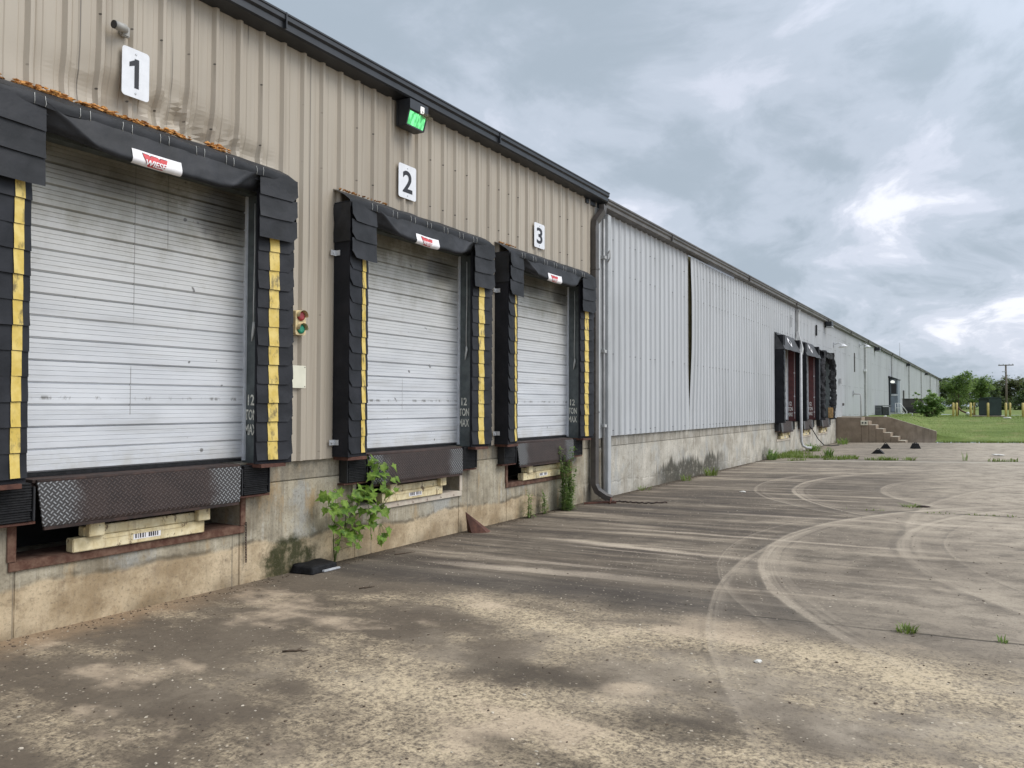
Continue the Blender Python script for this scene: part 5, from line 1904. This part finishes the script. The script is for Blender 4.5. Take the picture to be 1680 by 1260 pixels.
def trunk(mb, rnd, x, y, z, h, r, tips):
    pts = [(x + rnd.gauss(0, .04) * h * .1 * k, y + rnd.gauss(0, .04) * h * .1 * k, z - .1 + h * k / 4) for k in range(5)]
    mb.tube(pts, [r, r * .8, r * .65, r * .5, r * .3], 8)
    for tp in tips:
        k = rnd.choice((1, 2, 3))
        a = Vector(pts[k]); b = Vector(tp)
        mb.tube([a, a.lerp(b, .5) + Vector((0, 0, .1)), b], [r * .4, r * .28, r * .1], 6)

def tree(name, x, y, h, w, label, seed, mat, group, n=1900, leaf=.32, form='round', hb=.25):
    rnd = random.Random(seed)
    z = 1.0
    t = thing(name, label, 'tree', (x, y, z), group)
    blobs = []
    if form == 'round':
        for k in range(9):
            a = rnd.uniform(0, 2 * pi); f = rnd.random()
            rr = w * .5 * rnd.uniform(.25, .62)
            hz = z + h * (hb + (1 - hb) * (.18 + .66 * f))
            blobs.append((x + cos(a) * rr * (1.1 - .5 * f), y + sin(a) * rr, hz, w * .27 * rnd.uniform(.7, 1.2), w * .27 * rnd.uniform(.7, 1.2), h * .16 * rnd.uniform(.7, 1.25)))
        blobs.append((x, y, z + h * .6, w * .3, w * .3, h * .25))
    elif form == 'cone':
        for k in range(11):
            f = k / 10
            rr = w * .5 * (1 - f) ** .8 + .12
            for q in range(3 if f < .7 else 1):
                a = rnd.uniform(0, 2 * pi)
                blobs.append((x + cos(a) * rr * .45, y + sin(a) * rr * .45, z + h * (.06 + .92 * f), rr * .62, rr * .62, h * .085))
    mb = MB()
    crown(mb, rnd, blobs, n, leaf)
    tm = MB()
    trunk(tm, rnd, x, y, z, h * .62, max(.07, h * .018), [(b[0], b[1], b[2]) for b in blobs[:6]])
    tm.build('trunk', M['bark'], t)
    mb.build('crown', M[mat], t)
    return t

GT = 'trees in the line behind the lawn'
tree('broadleaf_tree', 2.3, 116, 5.3, 4.6, 'light green open topped tree nearest to the warehouse end', 11, 'leaf_tree', GT, 4200, .27, hb=.02)
tree('broadleaf_tree', 4.75, 120, 4.9, 3.6, 'light green tree beside the open topped one, just right of it', 12, 'leaf_tree', GT, 3400, .27, hb=.0)
tree('broadleaf_tree', -.2, 126, 5.1, 4.0, 'dark tree showing just behind the warehouse end', 13, 'leaf_dark', GT, 3400, .30, hb=.0)
tree('broadleaf_tree', 1.4, 132, 5.3, 4.6, 'dark tree behind the left edge of the open topped one', 14, 'leaf_dark', GT, 3000, .32, hb=.0)
tree('conifer_tree', 6.2, 127, 5.0, 3.6, 'dark conifer left of the utility pole', 15, 'leaf_dark', GT, 4200, .25, 'cone')
tree('conifer_tree', 7.5, 131, 4.8, 3.8, 'brownish conifer right behind the utility pole', 16, 'leaf_brown', GT, 4000, .25, 'cone')
tree('broadleaf_tree', 8.7, 130, 4.9, 4.6, 'brownish green round tree just right of the utility pole', 17, 'leaf_brown', GT, 3600, .28, hb=.0)
tree('conifer_tree', 9.9, 124, 5.6, 3.6, 'tall dark conifer at the right edge of the picture', 18, 'leaf_dark', GT, 3800, .27, 'cone')
tree('broadleaf_tree', 3.4, 138, 5.4, 5.6, 'dark tree far behind the two light green ones', 19, 'leaf_dark', GT, 3400, .33, hb=.0)
tree('broadleaf_tree', 6.8, 142, 5.0, 5.6, 'dark round tree in the back row left of the pole', 20, 'leaf_dark', GT, 3400, .33, hb=.0)
tree('broadleaf_tree', 10.2, 142, 5.2, 5.6, 'dark round tree in the back row right of the pole', 21, 'leaf_dark', GT, 3400, .33, hb=.0)
rnd = random.Random(88)
mb = MB()
crown(mb, rnd, [(12.5 + k * 1.9, rnd.uniform(122, 142), 2.4 + rnd.uniform(-.6, 2.2), rnd.uniform(1.4, 2.4), rnd.uniform(1.4, 2.4), rnd.uniform(1.3, 2.2)) for k in range(26)], 9000, .40, shell=.3)
o = mb.build('woodland', M['leaf_dark']); tag(o, 'dark woodland edge carrying on past the tall conifer at the right', 'woodland', kind='stuff')
# undergrowth below the tree line
rnd = random.Random(51)
mb = MB()
bl = []
for k in range(60):
    x = rnd.uniform(-2, 14); y = rnd.uniform(122, 148)
    bl.append((x, y, 1.8 + rnd.uniform(-.2, 1.2), rnd.uniform(.9, 1.7), rnd.uniform(.8, 1.5), rnd.uniform(.8, 1.5)))
crown(mb, rnd, bl, 12000, .30, shell=.2)
o = mb.build('undergrowth', M['leaf_dark']); tag(o, 'dark undergrowth filling the foot of the tree line', 'undergrowth', kind='stuff')

t = thing('bush', 'leafy green bush on the lawn beside the brown cabinet', 'bush', (2.9, 50, .98))
rnd = random.Random(61); mb = MB(); tm = MB()
bl = [(2.95, 50.0, 1.95, .42, .5, .42), (2.75, 50.0, 1.35, .55, .55, .38), (3.25, 50.1, 1.55, .40, .5, .45), (2.25, 50.2, 1.75, .26, .3, .36), (2.20, 50.1, 2.15, .16, .2, .22), (3.0, 49.9, 2.35, .26, .3, .25), (2.45, 50, 1.3, .35, .4, .3), (3.35, 50, 1.95, .25, .3, .3)]
crown(mb, rnd, bl, 2600, .17, .6, .45)
for b in bl:
    tm.tube([(2.8, 50, .95), (2.8 * .4 + b[0] * .6, 50, .95 * .5 + b[2] * .5), (b[0], b[1], b[2])], [.03, .02, .008], 5)
tm.build('stem', M['bark'], t); mb.build('foliage', M['leaf_bush'], t)

# ------------------------------------------------------------------ things on the lawn
t = thing('ac_condenser', 'grey louvred air conditioner unit standing behind the stair wall', 'air conditioner', (.3, 50, .96))
mb = MB(); mb.box(-.05 + .12, .40, 49.6, 50.4, .96, 1.60, .02); mb.box(.44, .80, 49.7, 50.4, .94, 1.55, .02); mb.box(.06, .82, 49.55, 50.45, 1.60, 1.64, .01); mb.build('casing', M['ac_grey'], t)
mb = MB()
for k in range(8):
    mb.box(.46 + .042 * k, .475 + .042 * k, 49.685, 49.699, .98, 1.53)
for k in range(5):
    mb.box(.09, .38, 49.585, 49.598, 1.12 + .08 * k, 1.145 + .08 * k)
mb.box(.12, .30, 49.58, 49.598, .97, 1.08)
mb.build('grille', M['black_plastic'], t)

t = thing('equipment_cabinet', 'dark brown metal equipment cabinet left of the bush', 'cabinet', (1.1, 62, 1.0))
mb = MB(); mb.box(.46, 1.74, 61.6, 62.8, 1.04, 2.08, .02); mb.box(.43, 1.77, 61.56, 62.84, 2.08, 2.13, .01); mb.build('casing', M['cabinet_brown'], t)
mb = MB()
for k in range(6):
    mb.box(.52, 1.66, 61.585, 61.598, 1.12 + .07 * k, 1.15 + .07 * k)
mb.build('louvre', M['black_plastic'], t)
mb = MB(); mb.box(1.28, 1.52, 61.584, 61.596, 1.60, 1.68); mb.build('label_plate', M['cloth_white'], t)
mb = MB(); mb.box(.46, 1.74, 61.6, 62.8, .98, 1.035); mb.build('pad', M['stair_concrete'], t)

t = thing('entry_vestibule', 'blue grey entry door with a dark canopy and white stair rail on the grey wall', 'entry', (.4, 57.5, 1.0))
mb = MB(); mb.box(.034, .58, 57.0, 58.6, 1.16, 3.40, .01); mb.build('vestibule_wall', M['blue_grey'], t)
mb = MB(); mb.box(.05, .12, 56.96, 57.0, 1.16, 3.45); mb.poly_y([(.04, 3.62), (.62, 3.40), (.62, 3.34), (.04, 3.46)], 56.7, 58.7); mb.build('canopy', M['charcoal_trim'], t)
mb = MB(); mb.box(.17, .54, 56.955, 56.998, 1.20, 3.20, .01); dr = mb.build('door', M['blue_grey'], t)
mb = MB(); mb.box(.20, .51, 56.945, 56.954, 2.42, 3.08); mb.build('window', M['black_plastic'], dr)
mb = MB(); mb.box(.20, .60, 56.935, 56.953, 2.30, 2.37); mb.build('push_bar', M['white_rail'], dr)
mb = MB(); mb.tube([(.30, 56.9, 3.25), (.30, 56.86, 3.20)], [.10, .14], 12); mb.build('lamp', M['lit_white'], t)
mb = MB(); mb.box(.10, .95, 56.2, 57.6, 1.08, 1.155); mb.box(.15, .2, 56.3, 56.35, .95, 1.08); mb.box(.9, .95, 56.3, 56.35, .95, 1.08); mb.build('platform', M['steel_galv'], t)
mb = MB()
for x in (.52, .66, .80):
    mb.tube([(x, 56.2, 1.15), (x, 56.2, 1.78)], .022, 6)
mb.tube([(.50, 56.2, 1.78), (.82, 56.2, 1.78), (1.20, 56.2, 1.22)], .024, 6)
mb.tube([(.50, 56.2, 1.48), (.82, 56.2, 1.48), (1.15, 56.2, 1.02)], .020, 6)
mb.tube([(1.18, 56.2, .95), (1.18, 56.2, 1.25)], .022, 6)
mb.build('railing', M['white_rail'], t)

BO = [(3.93, 53, 'yellow bollard nearest the bush, left one of a touching pair'), (4.10, 53.3, 'yellow bollard nearest the bush, right one of a touching pair'),
      (4.83, 52.6, 'yellow bollard at the left front corner of the transformer'), (5.70, 52.6, 'yellow bollard in front of the middle of the transformer'),
      (6.57, 52.6, 'yellow bollard at the right front corner of the transformer'), (7.42, 53.6, 'yellow bollard at the right edge of the picture'),
      (4.97, 55.2, 'yellow bollard behind the left corner of the transformer'), (6.88, 58.5, 'thin yellow bollard far behind, right of the transformer'), (7.55, 53.9, 'yellow bollard behind the one at the right edge')]
t0 = None
for k, (x, y, l) in enumerate(BO):
    if t0 is None:
        t0 = t = thing('bollard', l, 'bollard', (x, y, .93), 'yellow bollards on the lawn')
        mb = MB()
        mb.tube([(x, y, .90), (x, y, 1.78), (x, y, 1.805), (x, y, 1.815)], [.062, .062, .045, .01], 14)
        mb.build('post', M['yellow_paint'], t)
        b0 = (x, y)
    else:
        t = copy_tree(t0, (x - b0[0], y - b0[1], .02 if y > 55 else 0)); t['label'] = l
t = thing('transformer', 'dark green pad mounted transformer box on the lawn behind yellow bollards', 'transformer', (5.8, 54.5, .98))
mb = MB(); mb.box(5.22, 5.72, 54.1, 55.4, 1.06, 2.08, .025); mb.box(5.725, 6.38, 53.9, 55.4, 1.06, 2.10, .025); mb.poly_y([(5.18, 2.085), (5.75, 2.16), (6.42, 2.12), (6.42, 2.10), (5.18, 2.07)], 53.86, 55.44); mb.build('casing', M['transformer_green'], t)
mb = MB(); mb.box(5.26, 5.70, 54.075, 54.098, 1.10, 2.02, .005); d_ = mb.build('door', M['transformer_green'], t)
mb = MB(); mb.box(5.64, 5.68, 54.05, 54.074, 1.5, 1.62); mb.build('handle', M['steel_galv'], d_)
mb = MB(); mb.box(4.9, 6.6, 53.2, 55.7, .93, 1.045, .01); mb.build('pad', M['stair_concrete'], t)
t = thing('pipe_valve', 'rusty pipe fitting with a white cap low on the lawn left of the transformer', 'pipe', (4.4, 58, 1.0))
mb = MB(); mb.tube([(4.0, 58, 1.55), (4.2, 58, 1.30), (4.6, 58, 1.12), (5.0, 58, 1.08)], .05, 8); mb.tube([(4.02, 58, .98), (4.02, 58, 1.50)], .05, 8); mb.build('pipe', M['rust'], t)
mb = MB(); mb.tube([(4.55, 57.9, 1.08), (4.58, 57.8, 1.16), (4.6, 57.75, 1.22)], [.10, .09, .03], 10); mb.build('cap', M['white_rail'], t)
t = thing('standpipe', 'thin white standpipe at the left foot of the bush', 'pipe', (2.05, 49.0, .96))
mb = MB(); mb.tube([(2.05, 49, .95), (2.05, 49, 1.20), (1.90, 49, 1.21)], .025, 6); mb.build('pipe', M['white_pipe'], t)
pebble('lawn_litter', 6.55, 46.5, .10, 'stone_white', 'white scrap lying on the lawn in front of the transformer', 'litter', (1.6, 1, .5))
bpy.data.objects['lawn_litter'].location.z = 1.0
pebble('lawn_litter', 1.75, 38.6, .06, 'stone_white', 'white scrap on the grass behind the wing wall', 'litter', (1.2, 1, .8))
bpy.data.objects['lawn_litter.001'].location.z = 1.12

t = thing('utility_pole', 'tall wooden utility pole with a crossarm in front of the dark trees', 'utility pole', (7.6, 119, 1.0))
mb = MB(); mb.tube([(7.6, 119, .9), (7.6, 119, 4.0), (7.58, 119, 7.0)], [.15, .13, .10], 10); mb.build('pole', M['wood_pole'], t)
mb = MB(); mb.box(6.75, 8.45, 118.9, 119.0, 6.86, 6.98, .01); mb.build('crossarm', M['wood_pole'], t)
mb = MB(); mb.box(7.15, 7.62, 118.85, 118.95, 6.02, 6.10); mb.build('bracket', M['grey_pipe'], t)
for x in (6.85, 7.3, 7.95, 8.35):
    mb = MB(); mb.tube([(x, 118.95, 6.98), (x, 118.95, 7.08), (x, 118.95, 7.12)], [.035, .04, .02], 8); mb.build('insulator', M['grey_pipe'], t)
